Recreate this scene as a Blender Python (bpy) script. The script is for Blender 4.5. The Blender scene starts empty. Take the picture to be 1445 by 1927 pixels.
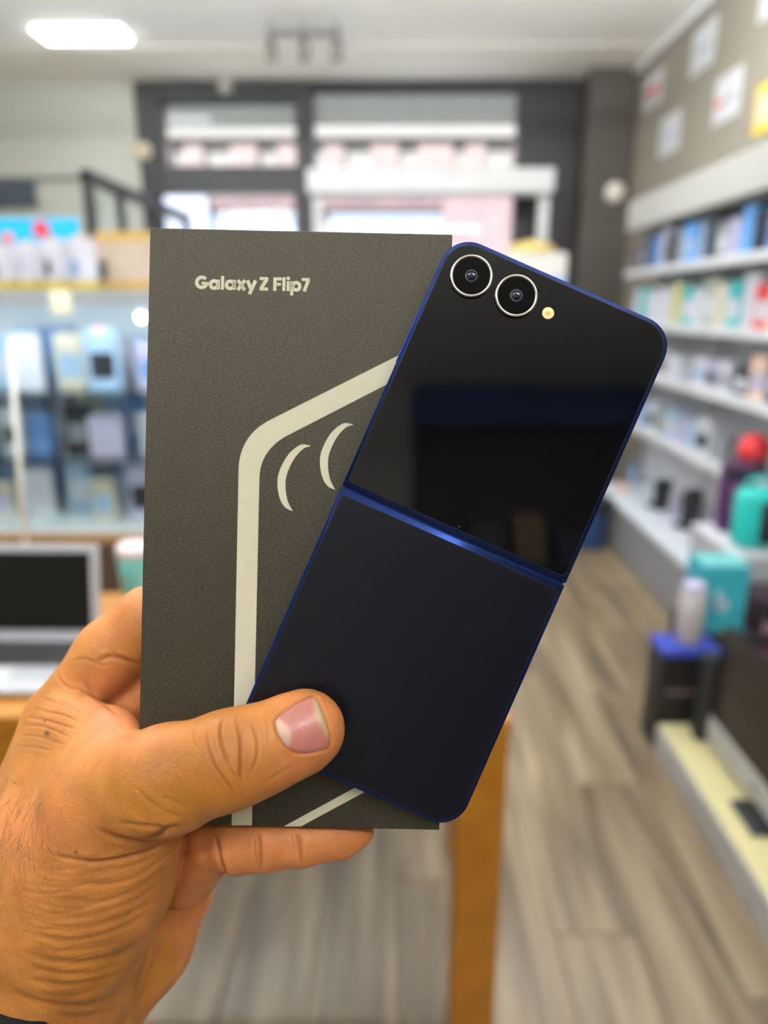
import bpy, bmesh, math, random
import numpy as np
from mathutils import Vector, Matrix

# ------------------------------------------------------------------ camera, sky, sun, exposure
scene = bpy.context.scene
COL = scene.collection
FPX, CXP, CYP = 1336.0, 722.5, 963.5          # focal length and centre in pixels of the 1445 x 1927 frame
CAM_H = 1.45
PITCH, YAW = math.radians(16.17), math.radians(0.80)
cam_data = bpy.data.cameras.new('camera')
cam_data.sensor_fit = 'VERTICAL'
cam_data.sensor_height = 36.0
cam_data.lens = FPX / 1927.0 * 36.0
cam_data.clip_start = 0.01
cam_data.clip_end = 200
cam = bpy.data.objects.new('camera', cam_data)
COL.objects.link(cam)
cam.location = (0, 0, CAM_H)
cam.rotation_euler = (math.pi / 2 - PITCH, 0, YAW)
scene.camera = cam
cam_data.dof.use_dof = True
cam_data.dof.focus_distance = 0.2205
cam_data.dof.aperture_fstop = 5.4
CAM = Matrix.Translation((0, 0, CAM_H)) @ Matrix.Rotation(YAW, 4, 'Z') @ Matrix.Rotation(math.pi / 2 - PITCH, 4, 'X')

world = bpy.data.worlds.new('daylight')
scene.world = world
world.use_nodes = True
wn = world.node_tree.nodes
sky = wn.new('ShaderNodeTexSky')
sky.sky_type = 'NISHITA'
sky.sun_disc = False
sky.sun_elevation = math.radians(38)
sky.sun_rotation = math.radians(200)
world.node_tree.links.new(sky.outputs[0], wn['Background'].inputs[0])
wn['Background'].inputs[1].default_value = 0.17
sun_data = bpy.data.lights.new('sun', 'SUN')
sun_data.energy = 8.5
sun_data.angle = math.radians(1.0)
sun_data.color = (1.0, 0.95, 0.88)
sun = bpy.data.objects.new('sun', sun_data)
COL.objects.link(sun)
sun.rotation_euler = (math.radians(50), 0, math.radians(-18))

vs = scene.view_settings
vs.view_transform = 'Standard'
vs.look = 'None'
vs.exposure = 1.32
vs.gamma = 1.0
vs.use_curve_mapping = False

# ------------------------------------------------------------------ helpers
def ray(px, py):
    v = Vector(((px - CXP) / FPX, -(py - CYP) / FPX, -1.0))
    return CAM.to_3x3() @ v
def W(px, py, X=None, Y=None, Z=None):
    """world point seen at a pixel on the plane x=X, y=Y or z=Z"""
    r = ray(px, py); o = Vector((0, 0, CAM_H))
    if Y is not None: t = Y / r.y
    elif X is not None: t = X / r.x
    else: t = (Z - CAM_H) / r.z
    return o + r * t

def lin(c):
    c = c / 255.0
    return c / 12.92 if c <= 0.04045 else ((c + 0.055) / 1.055) ** 2.4
def rgb(r, g, b):
    return (lin(r), lin(g), lin(b), 1.0)

MATS = {}
def mat(name, color, rough=0.5, metal=0.0, vary=0.0, scale=20.0, bump=0.0, bump_scale=200.0, spec=0.5, emit=0.0, coat=0.0, alpha=1.0, transmission=0.0, per_object=0.0):
    """procedural principled material: noise-varied colour, optional bump"""
    if name in MATS: return MATS[name]
    m = bpy.data.materials.new(name); m.use_nodes = True
    nt = m.node_tree; n = nt.nodes; L = nt.links
    b = n['Principled BSDF']
    b.inputs['Roughness'].default_value = rough
    b.inputs['Metallic'].default_value = metal
    b.inputs['Specular IOR Level'].default_value = spec
    b.inputs['Coat Weight'].default_value = coat
    b.inputs['Transmission Weight'].default_value = transmission
    b.inputs['Alpha'].default_value = alpha
    b.inputs['Base Color'].default_value = color
    src = None
    tc = n.new('ShaderNodeTexCoord')
    if vary > 0:
        nz = n.new('ShaderNodeTexNoise'); nz.inputs['Scale'].default_value = scale; nz.inputs['Detail'].default_value = 4
        L.new(tc.outputs['Object'], nz.inputs['Vector'])
        mr = n.new('ShaderNodeMapRange'); mr.inputs['From Min'].default_value = 0.3; mr.inputs['From Max'].default_value = 0.7
        mr.inputs['To Min'].default_value = 1 - vary; mr.inputs['To Max'].default_value = 1 + vary
        L.new(nz.outputs['Fac'], mr.inputs['Value'])
        hs = n.new('ShaderNodeHueSaturation'); hs.inputs['Color'].default_value = color
        L.new(mr.outputs['Result'], hs.inputs['Value'])
        src = hs.outputs['Color']
        L.new(src, b.inputs['Base Color'])
    if bump > 0:
        nb = n.new('ShaderNodeTexNoise'); nb.inputs['Scale'].default_value = bump_scale; nb.inputs['Detail'].default_value = 3
        L.new(tc.outputs['Object'], nb.inputs['Vector'])
        bp = n.new('ShaderNodeBump'); bp.inputs['Strength'].default_value = bump; bp.inputs['Distance'].default_value = 0.001
        L.new(nb.outputs['Fac'], bp.inputs['Height']); L.new(bp.outputs['Normal'], b.inputs['Normal'])
    if emit > 0:
        b.inputs['Emission Color'].default_value = color
        b.inputs['Emission Strength'].default_value = emit
    MATS[name] = m
    return m

def tag(o, label=None, cat=None, group=None, kind=None):
    if label: o['label'] = label
    if cat: o['category'] = cat
    if group: o['group'] = group
    if kind: o['kind'] = kind
    return o
def empty(name, loc=(0, 0, 0), rz=0.0, matrix=None):
    o = bpy.data.objects.new(name, None); COL.objects.link(o)
    o.empty_display_size = 0.05
    if matrix is not None: o.matrix_world = matrix
    else:
        o.location = loc; o.rotation_euler = (0, 0, rz)
    return o
def link_mesh(name, me, m, parent=None, smooth=False):
    o = bpy.data.objects.new(name, me); COL.objects.link(o)
    if m is not None and not me.materials: me.materials.append(m)
    if parent is not None: o.parent = parent
    if smooth:
        me.polygons.foreach_set('use_smooth', np.ones(len(me.polygons), dtype=bool))
    return o
def obj(name, bm, m, parent=None, smooth=False):
    me = bpy.data.meshes.new(name)
    bmesh.ops.recalc_face_normals(bm, faces=bm.faces[:])
    bm.to_mesh(me); bm.free()
    return link_mesh(name, me, m, parent, smooth)
def box_bm(lo, hi, bevel=0.0, seg=1, bm=None):
    bm = bm or bmesh.new()
    r = bmesh.ops.create_cube(bm, size=1.0)
    s = [hi[i] - lo[i] for i in range(3)]; c = [(hi[i] + lo[i]) / 2 for i in range(3)]
    for v in r['verts']:
        v.co = Vector((v.co.x * s[0] + c[0], v.co.y * s[1] + c[1], v.co.z * s[2] + c[2]))
    if bevel > 0:
        es = list({e for v in r['verts'] for e in v.link_edges})
        bmesh.ops.bevel(bm, geom=es, offset=bevel, segments=seg, affect='EDGES', profile=0.5)
    return bm
def bx(name, lo, hi, m, parent=None, bevel=0.003, seg=1):
    return obj(name, box_bm(lo, hi, min(bevel, 0.45 * min(hi[i] - lo[i] for i in range(3))), seg), m, parent)
def lathe_bm(profile, n=24, axis='Z', bm=None, cap=True):
    """profile: list of (r, h)"""
    bm = bm or bmesh.new()
    rings = []
    for r, h in profile:
        ring = []
        for i in range(n):
            a = 2 * math.pi * i / n
            p = (r * math.cos(a), r * math.sin(a), h)
            if axis == 'X': p = (h, p[0], p[1])
            if axis == 'Y': p = (p[0], h, p[1])
            ring.append(bm.verts.new(p))
        rings.append(ring)
    for a, b in zip(rings[:-1], rings[1:]):
        for i in range(n):
            j = (i + 1) % n
            bm.faces.new((a[i], a[j], b[j], b[i]))
    if cap:
        bm.faces.new(rings[0]); bm.faces.new(rings[-1])
    return bm
def tube_bm(pts, r, n=10, bm=None):
    bm = bm or bmesh.new()
    pts = [Vector(p) for p in pts]; rings = []
    for i, p in enumerate(pts):
        t = (pts[min(i + 1, len(pts) - 1)] - pts[max(i - 1, 0)]).normalized()
        u = t.cross(Vector((0, 0, 1)) if abs(t.z) < 0.9 else Vector((1, 0, 0))).normalized(); w = t.cross(u)
        rr = r[i] if isinstance(r, (list, tuple)) else r
        rings.append([bm.verts.new(p + (u * math.cos(2 * math.pi * k / n) + w * math.sin(2 * math.pi * k / n)) * rr) for k in range(n)])
    for a, b in zip(rings[:-1], rings[1:]):
        for i in range(n):
            j = (i + 1) % n
            bm.faces.new((a[i], a[j], b[j], b[i]))
    bm.faces.new(rings[0]); bm.faces.new(rings[-1])
    return bm
def prism_bm(poly, z0, z1, bm=None, bevel=0.0, seg=2):
    """outline in x,y extruded z0..z1 (poly counter-clockwise)"""
    bm = bm or bmesh.new()
    lo = [bm.verts.new((x, y, z0)) for x, y in poly]; hi = [bm.verts.new((x, y, z1)) for x, y in poly]
    f0 = bm.faces.new(lo[::-1]); f1 = bm.faces.new(hi)
    n = len(poly)
    for i in range(n):
        j = (i + 1) % n
        bm.faces.new((lo[i], lo[j], hi[j], hi[i]))
    if bevel > 0:
        es = list(f1.edges) + list(f0.edges)
        bmesh.ops.bevel(bm, geom=es, offset=bevel, segments=seg, affect='EDGES', profile=0.5)
    return bm
ORD = ['first', 'second', 'third', 'fourth', 'fifth', 'sixth', 'seventh', 'eighth', 'ninth', 'tenth', 'eleventh', 'twelfth', 'thirteenth', 'fourteenth', 'fifteenth', 'sixteenth', 'seventeenth', 'eighteenth', 'nineteenth', 'twentieth', 'twenty-first', 'twenty-second', 'twenty-third', 'twenty-fourth']
random.seed(7)
# ================================================================== the room
XL, XR, YF, YB, ZC = -3.4, 1.74, -3.2, 6.0, 3.08
def S(o, kind='structure'):
    o['kind'] = kind; return o
M_CEIL = mat('ceiling_paint', rgb(252, 250, 246), 0.8, vary=0.02, scale=3)
M_TILE = mat('ceiling_tile', rgb(248, 244, 236), 0.85, vary=0.03, scale=30, bump=.2)
M_CREAM = mat('cream_wall_paint', rgb(180, 180, 169), 0.75, vary=0.02, scale=4)
M_TAUPE = mat('taupe_wall_paint', rgb(152, 144, 131), 0.7, vary=0.03, scale=4)
M_PILLAR = mat('pillar_paint', rgb(84, 78, 71), 0.6, vary=0.04, scale=5)
M_DARKM = mat('anthracite_metal', rgb(46, 45, 47), 0.45, 0.0, vary=0.05, scale=20)
M_WHITEP = mat('white_painted_metal', rgb(233, 233, 232), 0.4, vary=0.02)
M_WOODT = mat('oak_table', rgb(172, 112, 22), 0.4, vary=0.12, scale=14)

# floor: bed + individual planks
S(bx('floor', (XL, YF, -0.05), (XR, YB, -0.006), mat('floor_bed', rgb(88, 76, 62), .8), None, 0))
floor = bpy.data.objects['floor']
def plank_material():
    m = bpy.data.materials.new('laminate_plank'); m.use_nodes = True
    n = m.node_tree.nodes; L = m.node_tree.links; b = n['Principled BSDF']
    tc = n.new('ShaderNodeTexCoord'); oi = n.new('ShaderNodeObjectInfo')
    mp = n.new('ShaderNodeMapping'); mp.inputs['Scale'].default_value = (14, 1.1, 1); L.new(tc.outputs['Object'], mp.inputs['Vector'])
    cb = n.new('ShaderNodeCombineXYZ'); ml = n.new('ShaderNodeMath'); ml.operation = 'MULTIPLY'; ml.inputs[1].default_value = 60; L.new(oi.outputs['Random'], ml.inputs[0])
    L.new(ml.outputs[0], cb.inputs[0]); L.new(ml.outputs[0], cb.inputs[1]); L.new(cb.outputs[0], mp.inputs['Location'])
    nz = n.new('ShaderNodeTexNoise'); nz.inputs['Scale'].default_value = 1.0; nz.inputs['Detail'].default_value = 6; nz.inputs['Distortion'].default_value = .4
    L.new(mp.outputs[0], nz.inputs['Vector'])
    cr = n.new('ShaderNodeValToRGB'); e = cr.color_ramp.elements
    e[0].position = .32; e[0].color = rgb(86, 73, 57); e[1].position = .70; e[1].color = rgb(160, 139, 110)
    x = e.new(.5); x.color = rgb(126, 107, 81)
    L.new(nz.outputs['Fac'], cr.inputs[0])
    mr = n.new('ShaderNodeMapRange'); mr.inputs['To Min'].default_value = .78; mr.inputs['To Max'].default_value = 1.18; L.new(oi.outputs['Random'], mr.inputs['Value'])
    hs = n.new('ShaderNodeHueSaturation'); hs.inputs['Saturation'].default_value = .92; L.new(cr.outputs[0], hs.inputs['Color']); L.new(mr.outputs[0], hs.inputs['Value'])
    L.new(hs.outputs[0], b.inputs['Base Color'])
    b.inputs['Roughness'].default_value = .36
    return m
M_PLANK = plank_material()
PWD, PLN = 0.192, 1.28
pbm = box_bm((-PWD / 2 + .0012, -PLN / 2 + .0012, -.006), (PWD / 2 - .0012, PLN / 2 - .0012, 0), .0012)
pme = bpy.data.meshes.new('plank'); pbm.to_mesh(pme); pbm.free(); pme.materials.append(M_PLANK)
cuts = {}
row = 0; x = XR - PWD / 2
while x > XL:
    y = YB + PLN / 2 - (row * 0.437 % 1.0) * PLN
    while y > YF - PLN / 2:
        y0, y1 = max(y - PLN / 2, YF), min(y + PLN / 2, YB)
        if y1 - y0 > 0.03:
            ln = round(y1 - y0, 3)
            if ln >= PLN - .002: m_ = pme
            else:
                if ln not in cuts:
                    cbm = box_bm((-PWD / 2 + .0012, -ln / 2 + .0012, -.006), (PWD / 2 - .0012, ln / 2 - .0012, 0), .0012)
                    cuts[ln] = bpy.data.meshes.new('plank'); cbm.to_mesh(cuts[ln]); cbm.free(); cuts[ln].materials.append(M_PLANK)
                m_ = cuts[ln]
            p = bpy.data.objects.new('plank', m_); COL.objects.link(p); p.parent = floor; p.location = (x, (y0 + y1) / 2, 0)
        y -= PLN
    x -= PWD; row += 1

# ceiling: plain slab, then a strip of square tiles by the shop front
YT = 5.28
S(bx('ceiling', (XL, YF, ZC), (XR, YB + .2, ZC + .12), M_CEIL, None, 0))
ceiling = bpy.data.objects['ceiling']
bx('tile_rail', (XL, YT - .02, ZC - .006), (XR, YT + .004, ZC), M_TILE, ceiling)
tx = XL; k = 0
while tx < XR - .05:
    x1 = min(tx + .69, XR)
    bx('ceiling_tile', (tx + .006, YT + .006, ZC - .008), (x1 - .006, YB - .004, ZC), M_TILE, ceiling, .004)
    tx = x1
# walls
S(bx('wall_right', (XR, YF, 0), (XR + .15, YB + .2, ZC), M_TAUPE, None, 0))
S(bx('wall_left', (XL - .15, YF, 0), (XL, YB + .2, ZC), M_CREAM, None, 0))
SX0, SX1 = W(250, 152, Y=YB).x, W(1096, 152, Y=YB).x
S(bx('wall_back', (XL, YB, 0), (SX0, YB + .2, ZC), M_CREAM, None, 0))
S(bx('trim_1', (XR - .045, YF, ZC - .05), (XR, YB, ZC), M_WHITEP, None, .004))
pl = S(bx('wall_pillar', (SX1, YB - .28, 0), (XR, YB + .2, ZC), M_PILLAR, None, .01, 2))
# wall behind the photographer: grey plaster and a dark product bay under a blue band (seen mirrored in the phone)
S(bx('wall_front', (XL, YF - .15, 0), (XR, YF, ZC), mat('grey_plaster', rgb(168, 164, 156), .8, vary=.04, scale=5), None, 0))
bay = empty('product_bay', (0.95, YF + .02, 0))
tag(bay, 'dark product bay with blue header mirrored in the upper half of the phone', 'display bay')
bx('back_panel', (-.75, 0, 0), (.75, .05, 2.82), mat('bay_black', rgb(24, 22, 22), .6, vary=.1), bay)
bx('header_band', (-.75, 0, 2.82), (.75, .12, 3.04), mat('bay_blue', rgb(20, 46, 112), .5, vary=.1), bay)
for i, z in enumerate((.5, 1.0, 1.5, 2.0)):
    bx('shelf', (-.73, .05, z), (.73, .36, z + .03), mat('bay_shelf', rgb(46, 38, 32), .5, vary=.1), bay)
bc = [rgb(120, 60, 40), rgb(60, 60, 70), rgb(150, 110, 70), rgb(40, 46, 70), rgb(90, 40, 36)]
for s, z in enumerate((2.03, 1.53)):
    for i in range(7):
        tag(bx('stock_carton', (.28 + i * .2, YF + .12, z + .001), (.42 + i * .2, YF + .30, z + .16 + .05 * ((i * 7 + s) % 3)), mat('carton_%d' % ((i + s) % 5), bc[(i + s) % 5], .5, vary=.1)),
            'dim carton on the %s shelf of the bay mirrored in the phone, %s along' % (('upper', 'lower')[s], ORD[i]), 'carton', 'cartons in the mirrored bay')
# ceiling light panels: 60 x 30 cm, then unseen tubes added to brighten the ceiling
M_LED_P = mat('led_diffuser', (0.97, 1.0, 1.0, 1), .5, emit=9.0)
M_TUBE = mat('added_opal_tube', (0.94, 0.985, 1.0, 1), .5, emit=24.0)
def led_panel(x, y, label):
    t = empty('ceiling_light', (x, y, ZC)); tag(t, label, 'light', 'ceiling light panels')
    fr = bmesh.new()
    for lo, hi in (((-.28, -.13, -.010), (-.262, .13, 0)), ((.262, -.13, -.010), (.28, .13, 0)), ((-.262, -.13, -.010), (.262, -.112, 0)), ((-.262, .112, -.010), (.262, .13, 0))):
        box_bm(lo, hi, 0, 1, fr)
    obj('frame', fr, M_WHITEP, t)
    bx('diffuser', (-.261, -.111, -.028), (.261, .111, -.001), M_LED_P, t, .008, 2)
lx = (W(65, 60, Z=ZC).x + W(245, 60, Z=ZC).x) / 2; ly = W(150, 60, Z=ZC).y
led_panel(lx, ly, 'glowing white ceiling panel near the shop window, top left')
def added_tube(x, y, label):  # hung out of view, added to light the ceiling and the held things
    t = empty('added_light_tube', (x, y, ZC)); tag(t, label, 'light', 'added light tubes overhead, out of view')
    obj('tube', lathe_bm([(.004, -.55), (.030, -.545), (.032, -.53), (.032, .53), (.030, .545), (.004, .55)], 16, 'X'), M_TUBE, t, True).location = (0, 0, -.33)
    for dx in (-.45, .45):
        obj('cable', lathe_bm([(.002, -.30), (.002, 0)], 6), M_GREYM, t).location = (dx, 0, 0)
        obj('end_clip', lathe_bm([(.034, dx - .012), (.034, dx + .012)], 16, 'X'), M_GREYM, t).location = (0, 0, -.33)
M_GREYM = mat('brushed_grey', rgb(120, 118, 112), .4, .3)
for i, y in enumerate((3.35, 1.1, -1.15)):
    for j, x in enumerate((lx, -.50, .94)):
        added_tube(x, y, 'added opal light tube, unseen above the aisle, %s row from the window, %s one' % (ORD[i], ('left', 'middle', 'right')[j]))
# ceiling bar with three spot heads
pA, pB = W(502, 62, Z=ZC - .06), W(640, 62, Z=ZC - .06)
sp = empty('spotlight_bar', ((pA.x + pB.x) / 2, pA.y, ZC)); tag(sp, 'grey ceiling bar with three hanging spot heads above the window', 'spotlight')
hw = (pB.x - pA.x) / 2
M_GREYM = mat('brushed_grey', rgb(120, 118, 112), .4, .3)
bx('bar', (-hw, -.02, -.075), (hw, .02, -.04), M_GREYM, sp)
for dx in (-hw * .9, 0, hw * .9):
    h_ = obj('spot_head', lathe_bm([(.012, -.07), (.012, -.10), (.03, -.11), (.034, -.20), (.03, -.205), (.026, -.19)], 16), M_GREYM, sp, True); h_.location = (dx, 0, 0)
    obj('hanger', lathe_bm([(.006, -.04), (.006, 0)], 8), M_GREYM, sp).location = (dx, 0, 0)
# ================================================================== shop front at the far end and the street
def rect(px0, py0, px1, py1, Y):
    a, b = W(px0, py0, Y=Y), W(px1, py1, Y=Y)
    return min(a.x, b.x), max(a.x, b.x), min(a.z, b.z), max(a.z, b.z)
M_PANE = bpy.data.materials.new('window_glass'); M_PANE.use_nodes = True
_n = M_PANE.node_tree.nodes; _n.remove(_n['Principled BSDF'])
_t = _n.new('ShaderNodeBsdfTransparent'); _t.inputs[0].default_value = (.93, .96, .96, 1); _g = _n.new('ShaderNodeBsdfGlossy'); _g.inputs['Roughness'].default_value = .02
_lw = _n.new('ShaderNodeLayerWeight'); _lw.inputs[0].default_value = .5
_pw = _n.new('ShaderNodeMath'); _pw.operation = 'POWER'; _pw.inputs[1].default_value = 5.0; M_PANE.node_tree.links.new(_lw.outputs['Facing'], _pw.inputs[0])
_fr = _n.new('ShaderNodeMath'); _fr.operation = 'MULTIPLY_ADD'; _fr.inputs[1].default_value = .6; _fr.inputs[2].default_value = .012; M_PANE.node_tree.links.new(_pw.outputs[0], _fr.inputs[0])
_mx = _n.new('ShaderNodeMixShader'); M_PANE.node_tree.links.new(_fr.outputs[0], _mx.inputs[0]); M_PANE.node_tree.links.new(_t.outputs[0], _mx.inputs[1]); M_PANE.node_tree.links.new(_g.outputs[0], _mx.inputs[2])
M_PANE.node_tree.links.new(_mx.outputs[0], _n['Material Output'].inputs[0])
zt = ZC
xm0, xm1 = W(556, 250, Y=YB).x, W(590, 250, Y=YB).x       # mullion
xr0 = W(975, 250, Y=YB).x                                 # right edge of the glazing
xl1 = W(305, 250, Y=YB).x
z_top_l, z_tb, z_db = W(430, 186, Y=YB).z, W(430, 312, Y=YB).z, W(430, 364, Y=YB).z
z_top_r, z_rb = W(780, 166, Y=YB).z, W(780, 330, Y=YB).z
# fixed frame
fr = S(bx('trim_2', (SX0, YB, z_top_r), (SX1, YB + .16, zt), M_DARKM, None, .004))
S(bx('trim_3', (SX0, YB - .02, 0), (SX0 + .12, YB + .16, z_top_r), M_DARKM, None, .004))
S(bx('trim_4', (SX0 + .12, YB, z_tb - .02), (xl1 - .0, YB + .14, z_top_r), M_DARKM, None, .004))
S(bx('trim_5', (xm0, YB - .02, 0), (xm1, YB + .16, z_top_r), M_DARKM, None, .004))
S(bx('wall_panel', (xr0, YB, 0), (SX1, YB + .16, z_top_r), M_DARKM, None, .004))
S(bx('trim_6', (xl1, YB, z_top_l), (xm0, YB + .14, z_top_r), M_DARKM, None, .004))
S(bx('trim_7', (SX0 + .12, YB - .01, z_db), (xm0, YB + .15, z_tb), M_DARKM, None, .004))
S(bx('trim_8', (xm1, YB, W(780, 365, Y=YB).z), (xr0, YB + .14, z_rb), M_DARKM, None, .004))
w1 = S(bx('window_1', (xl1, YB + .06, z_tb), (xm0, YB + .072, z_top_l), M_PANE, None, 0))
w2 = S(bx('window_2', (xm1, YB + .06, z_rb), (xr0, YB + .072, z_top_r), M_PANE, None, 0))
w3 = S(bx('window_3', (xm1, YB + .06, .35), (xr0, YB + .072, W(780, 366, Y=YB).z), M_PANE, None, 0))
S(bx('trim_9', (xm1, YB, 0), (xr0, YB + .14, .35), M_DARKM, None, .004))
# door leaf under the transom
door = empty('door_1', (SX0 + .12, YB, 0)); S(door)
dx1 = xm0 - (SX0 + .12); st = W(297, 400, Y=YB).x - (SX0 + .12)
bx('stile', (0, .02, 0.01), (st, .08, z_db - .005), M_DARKM, door)
bx('stile', (dx1 - .03, .02, 0.01), (dx1, .08, z_db - .005), M_DARKM, door)
bx('bottom_rail', (st, .02, .01), (dx1 - .03, .08, .3), M_DARKM, door)
bx('pane', (st, .045, .3), (dx1 - .03, .055, z_db - .005), M_PANE, door, 0)
hd = obj('door_handle', tube_bm([(dx1 - .07, .02, 1.0), (dx1 - .07, -.03, 1.02), (dx1 - .07, -.03, 1.28), (dx1 - .07, .02, 1.3)], .012), M_GREYM, door, True)
# roller shutter slats hanging outside behind the top of the glazing
M_SHUT = mat('shutter_grey', rgb(142, 143, 140), .5, .2, vary=.05)
def shutter(x0, x1, zt_, zb, n, label):
    t = empty('roller_shutter', ((x0 + x1) / 2, YB + .2, zb)); tag(t, label, 'shutter', 'roller shutters over the window')
    h = (zt_ - zb) / n; me_ = None
    for i in range(n):
        if me_ is None:
            o = obj('slat', box_bm((-(x1 - x0) / 2, 0, .004), ((x1 - x0) / 2, .018, h - .004), .006), M_SHUT, t); me_ = o.data
        else:
            o = link_mesh('slat', me_, None, t)
        o.location = (0, 0, i * h)
    return t
shutter(xl1 - .05, xm0 + .02, zt, W(430, 240, Y=YB + .2).z, 8, 'grey slatted shutter half lowered behind the pane over the door')
shutter(xm1 - .02, xr0 + .04, zt, W(780, 236, Y=YB + .2).z, 8, 'wide grey slatted shutter half lowered behind the right shop window')
# white beam on a post in front of the right window
bY = 5.55
b0, b1, bz0, bz1 = rect(580, 322, 1036, 366, bY)
ds = empty('banner_stand', ((b0 + b1) / 2, bY, 0)); tag(ds, 'white stand with a deep top beam before the right window', 'stand')
hw2 = (b1 - b0) / 2; M_BEAM = mat('beam_white', rgb(214, 213, 214), .5, vary=.03)
bx('beam', (-hw2, -.12, bz0), (hw2, .12, bz1), M_BEAM, ds, .006)
px_ = W(1021, 420, Y=bY).x - (b0 + b1) / 2
bx('post', (px_ - .035, -.03, 0.01), (px_ + .035, .03, bz0), M_BEAM, ds)
bx('post', (-hw2 + .03, -.03, 0.01), (-hw2 + .09, .03, bz0), M_BEAM, ds)
for s_ in (px_, -hw2 + .06): bx('foot', (s_ - .06, -.18, 0.0), (s_ + .06, .18, .012), M_BEAM, ds)
# small fittings on the frame
def puck(name, px, py, Y, r, m, label, cat, normal='Y'):
    c = W(px, py, Y=Y)
    o = empty(name, c); tag(o, label, cat)
    bm = lathe_bm([(r, 0), (r, -.025), (r * .8, -.045), (r * .3, -.055), (.002, -.056)], 20, 'Y')
    obj('housing', bm, m, o, True)
    obj('base_plate', lathe_bm([(r * 1.12, 0), (r * 1.12, -.012), (r, -.014)], 20, 'Y'), M_WHITEP, o)
    return o
puck('motion_sensor', 424, 160, YB - .001, .05, mat('sensor_grey', rgb(176, 170, 162), .5), 'small pale motion sensor on the dark frame above the door', 'sensor')
puck('alarm_box', 270, 285, YB - .022, .055, mat('alarm_cream', rgb(206, 186, 150), .5), 'small cream round fitting on the dark door jamb', 'sensor')
puck('wall_lamp', 1157, 362, YB - .282, .065, mat('lamp_white', rgb(238, 230, 216), .4), 'round white fitting on the brown pillar', 'fitting')
# sign and rail on the cream wall
a0, a1, az0, az1 = rect(-30, 342, 70, 390, YB - .03)
sg = empty('wall_screen', ((a0 + a1) / 2, YB, (az0 + az1) / 2)); tag(sg, 'dark blue-grey screen mounted on the cream back wall', 'screen')
bx('panel', (a0 - (a0 + a1) / 2, -.05, -(az1 - az0) / 2), (a1 - (a0 + a1) / 2, -.01, (az1 - az0) / 2), mat('slate_blue', rgb(70, 78, 90), .45, vary=.04), sg)
bx('mount', (-.1, -.012, -.05), (.1, 0, .05), M_DARKM, sg)
rz_ = W(80, 337, Y=YB).z
tag(bx('wall_rail', (XL + .3, YB - .03, rz_ - .012), (W(155, 337, Y=YB).x, YB, rz_ + .012), M_GREYM), 'thin grey rail along the cream wall above the screen', 'rail')
# ---- the street: pavement, parked white van and the building opposite
S(bx('ground', (-14, YB + .2, -.15), (16, 30, -.03), mat('paving', rgb(222, 218, 210), .9, vary=.1, scale=2), None, 0))
FY = 13.0
bl = empty('building', (0, FY, -.03)); tag(bl, 'pale building with red brick piers across the street, seen through the window', 'building')
M_FAC = mat('facade_white', rgb(112, 109, 109), .8, vary=.04, scale=1)
M_BRICK = mat('facade_red', rgb(112, 99, 101), .85, vary=.12, scale=6)
M_SHOPG = mat('shop_glass_blue', rgb(112, 120, 136), .25, vary=.05, scale=1)
bx('wall', (-12, .05, 0), (12, 6, 9), M_FAC, bl, 0)
zc1 = W(700, 262, Y=FY).z + .03; zc0 = W(700, 330, Y=FY).z + .03
bx('cornice', (-12, -.18, zc1), (12, .05, zc1 + .22), M_FAC, bl)
for i in range(22):
    x_ = -8.2 + i * .78
    bx('brick_pier', (x_, -.06, zc0 - .55), (x_ + .34 + .12 * (i % 3), .06, zc1), M_BRICK, bl)
zs = W(700, 372, Y=FY).z + .03; zw = W(700, 396, Y=FY).z + .03
bx('sign_band', (-12, -.12, zw), (12, .05, zs), mat('facade_mauve', rgb(88, 70, 75), .8, vary=.2, scale=5), bl)
for i, (a_, b_) in enumerate(((-6.5, -4.4), (-4.2, -1.3), (-1.1, 1.6), (1.9, 4.6), (4.9, 7.5))):
    bx('shop_window', (a_, -.05, .5), (b_, .06, zw - .05), M_SHOPG, bl)
l0, l1 = W(302, 400, Y=FY).x, W(396, 400, Y=FY).x
bx('sign_board', (l0, -.2, zw - .5), (l1, -.05, zs + .02), mat('sign_pale', rgb(126, 132, 150), .4), bl)
l0, l1 = W(832, 400, Y=FY).x, W(968, 400, Y=FY).x
bx('brick_panel', (l0, -.2, zw - 1.2), (l1, -.05, zs), mat('brick_pink', rgb(112, 92, 97), .8, vary=.2, scale=8), bl)
for i in range(14):
    x_ = -6.5 + i * 1.05
    f_ = bx('window', (x_, -.04, 5.2), (x_ + .6, .06, 6.6), M_SHOPG, bl)
# ================================================================== left side: table, laptop, cabinet
TZ = 0.75
tY0, tY1 = 1.10, 1.67
txr = W(962, 1348, Y=tY0).x
tb = empty('table', (txr - .95, tY0, 0)); tag(tb, 'oak table with thick square legs behind the hand, laptop on it', 'table')
bx('table_top', (-.95, 0, TZ - .04), (.95, tY1 - tY0, TZ), M_WOODT, tb, .004, 2)
for sx in (-1, 1):
    for sy, lw in ((0.004, .087), (tY1 - tY0 - .062, .055)):
        x0_ = -.949 if sx < 0 else .949 - lw
        bx('leg', (x0_, sy, 0.001), (x0_ + lw, sy + lw, TZ - .04), M_WOODT, tb, .004, 2)
bx('apron', (-.86, .02, TZ - .12), (.86, .04, TZ - .04), M_WOODT, tb)
bx('apron', (-.89, tY1 - tY0 - .04, TZ - .12), (.89, tY1 - tY0 - .02, TZ - .04), M_WOODT, tb)
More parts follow.
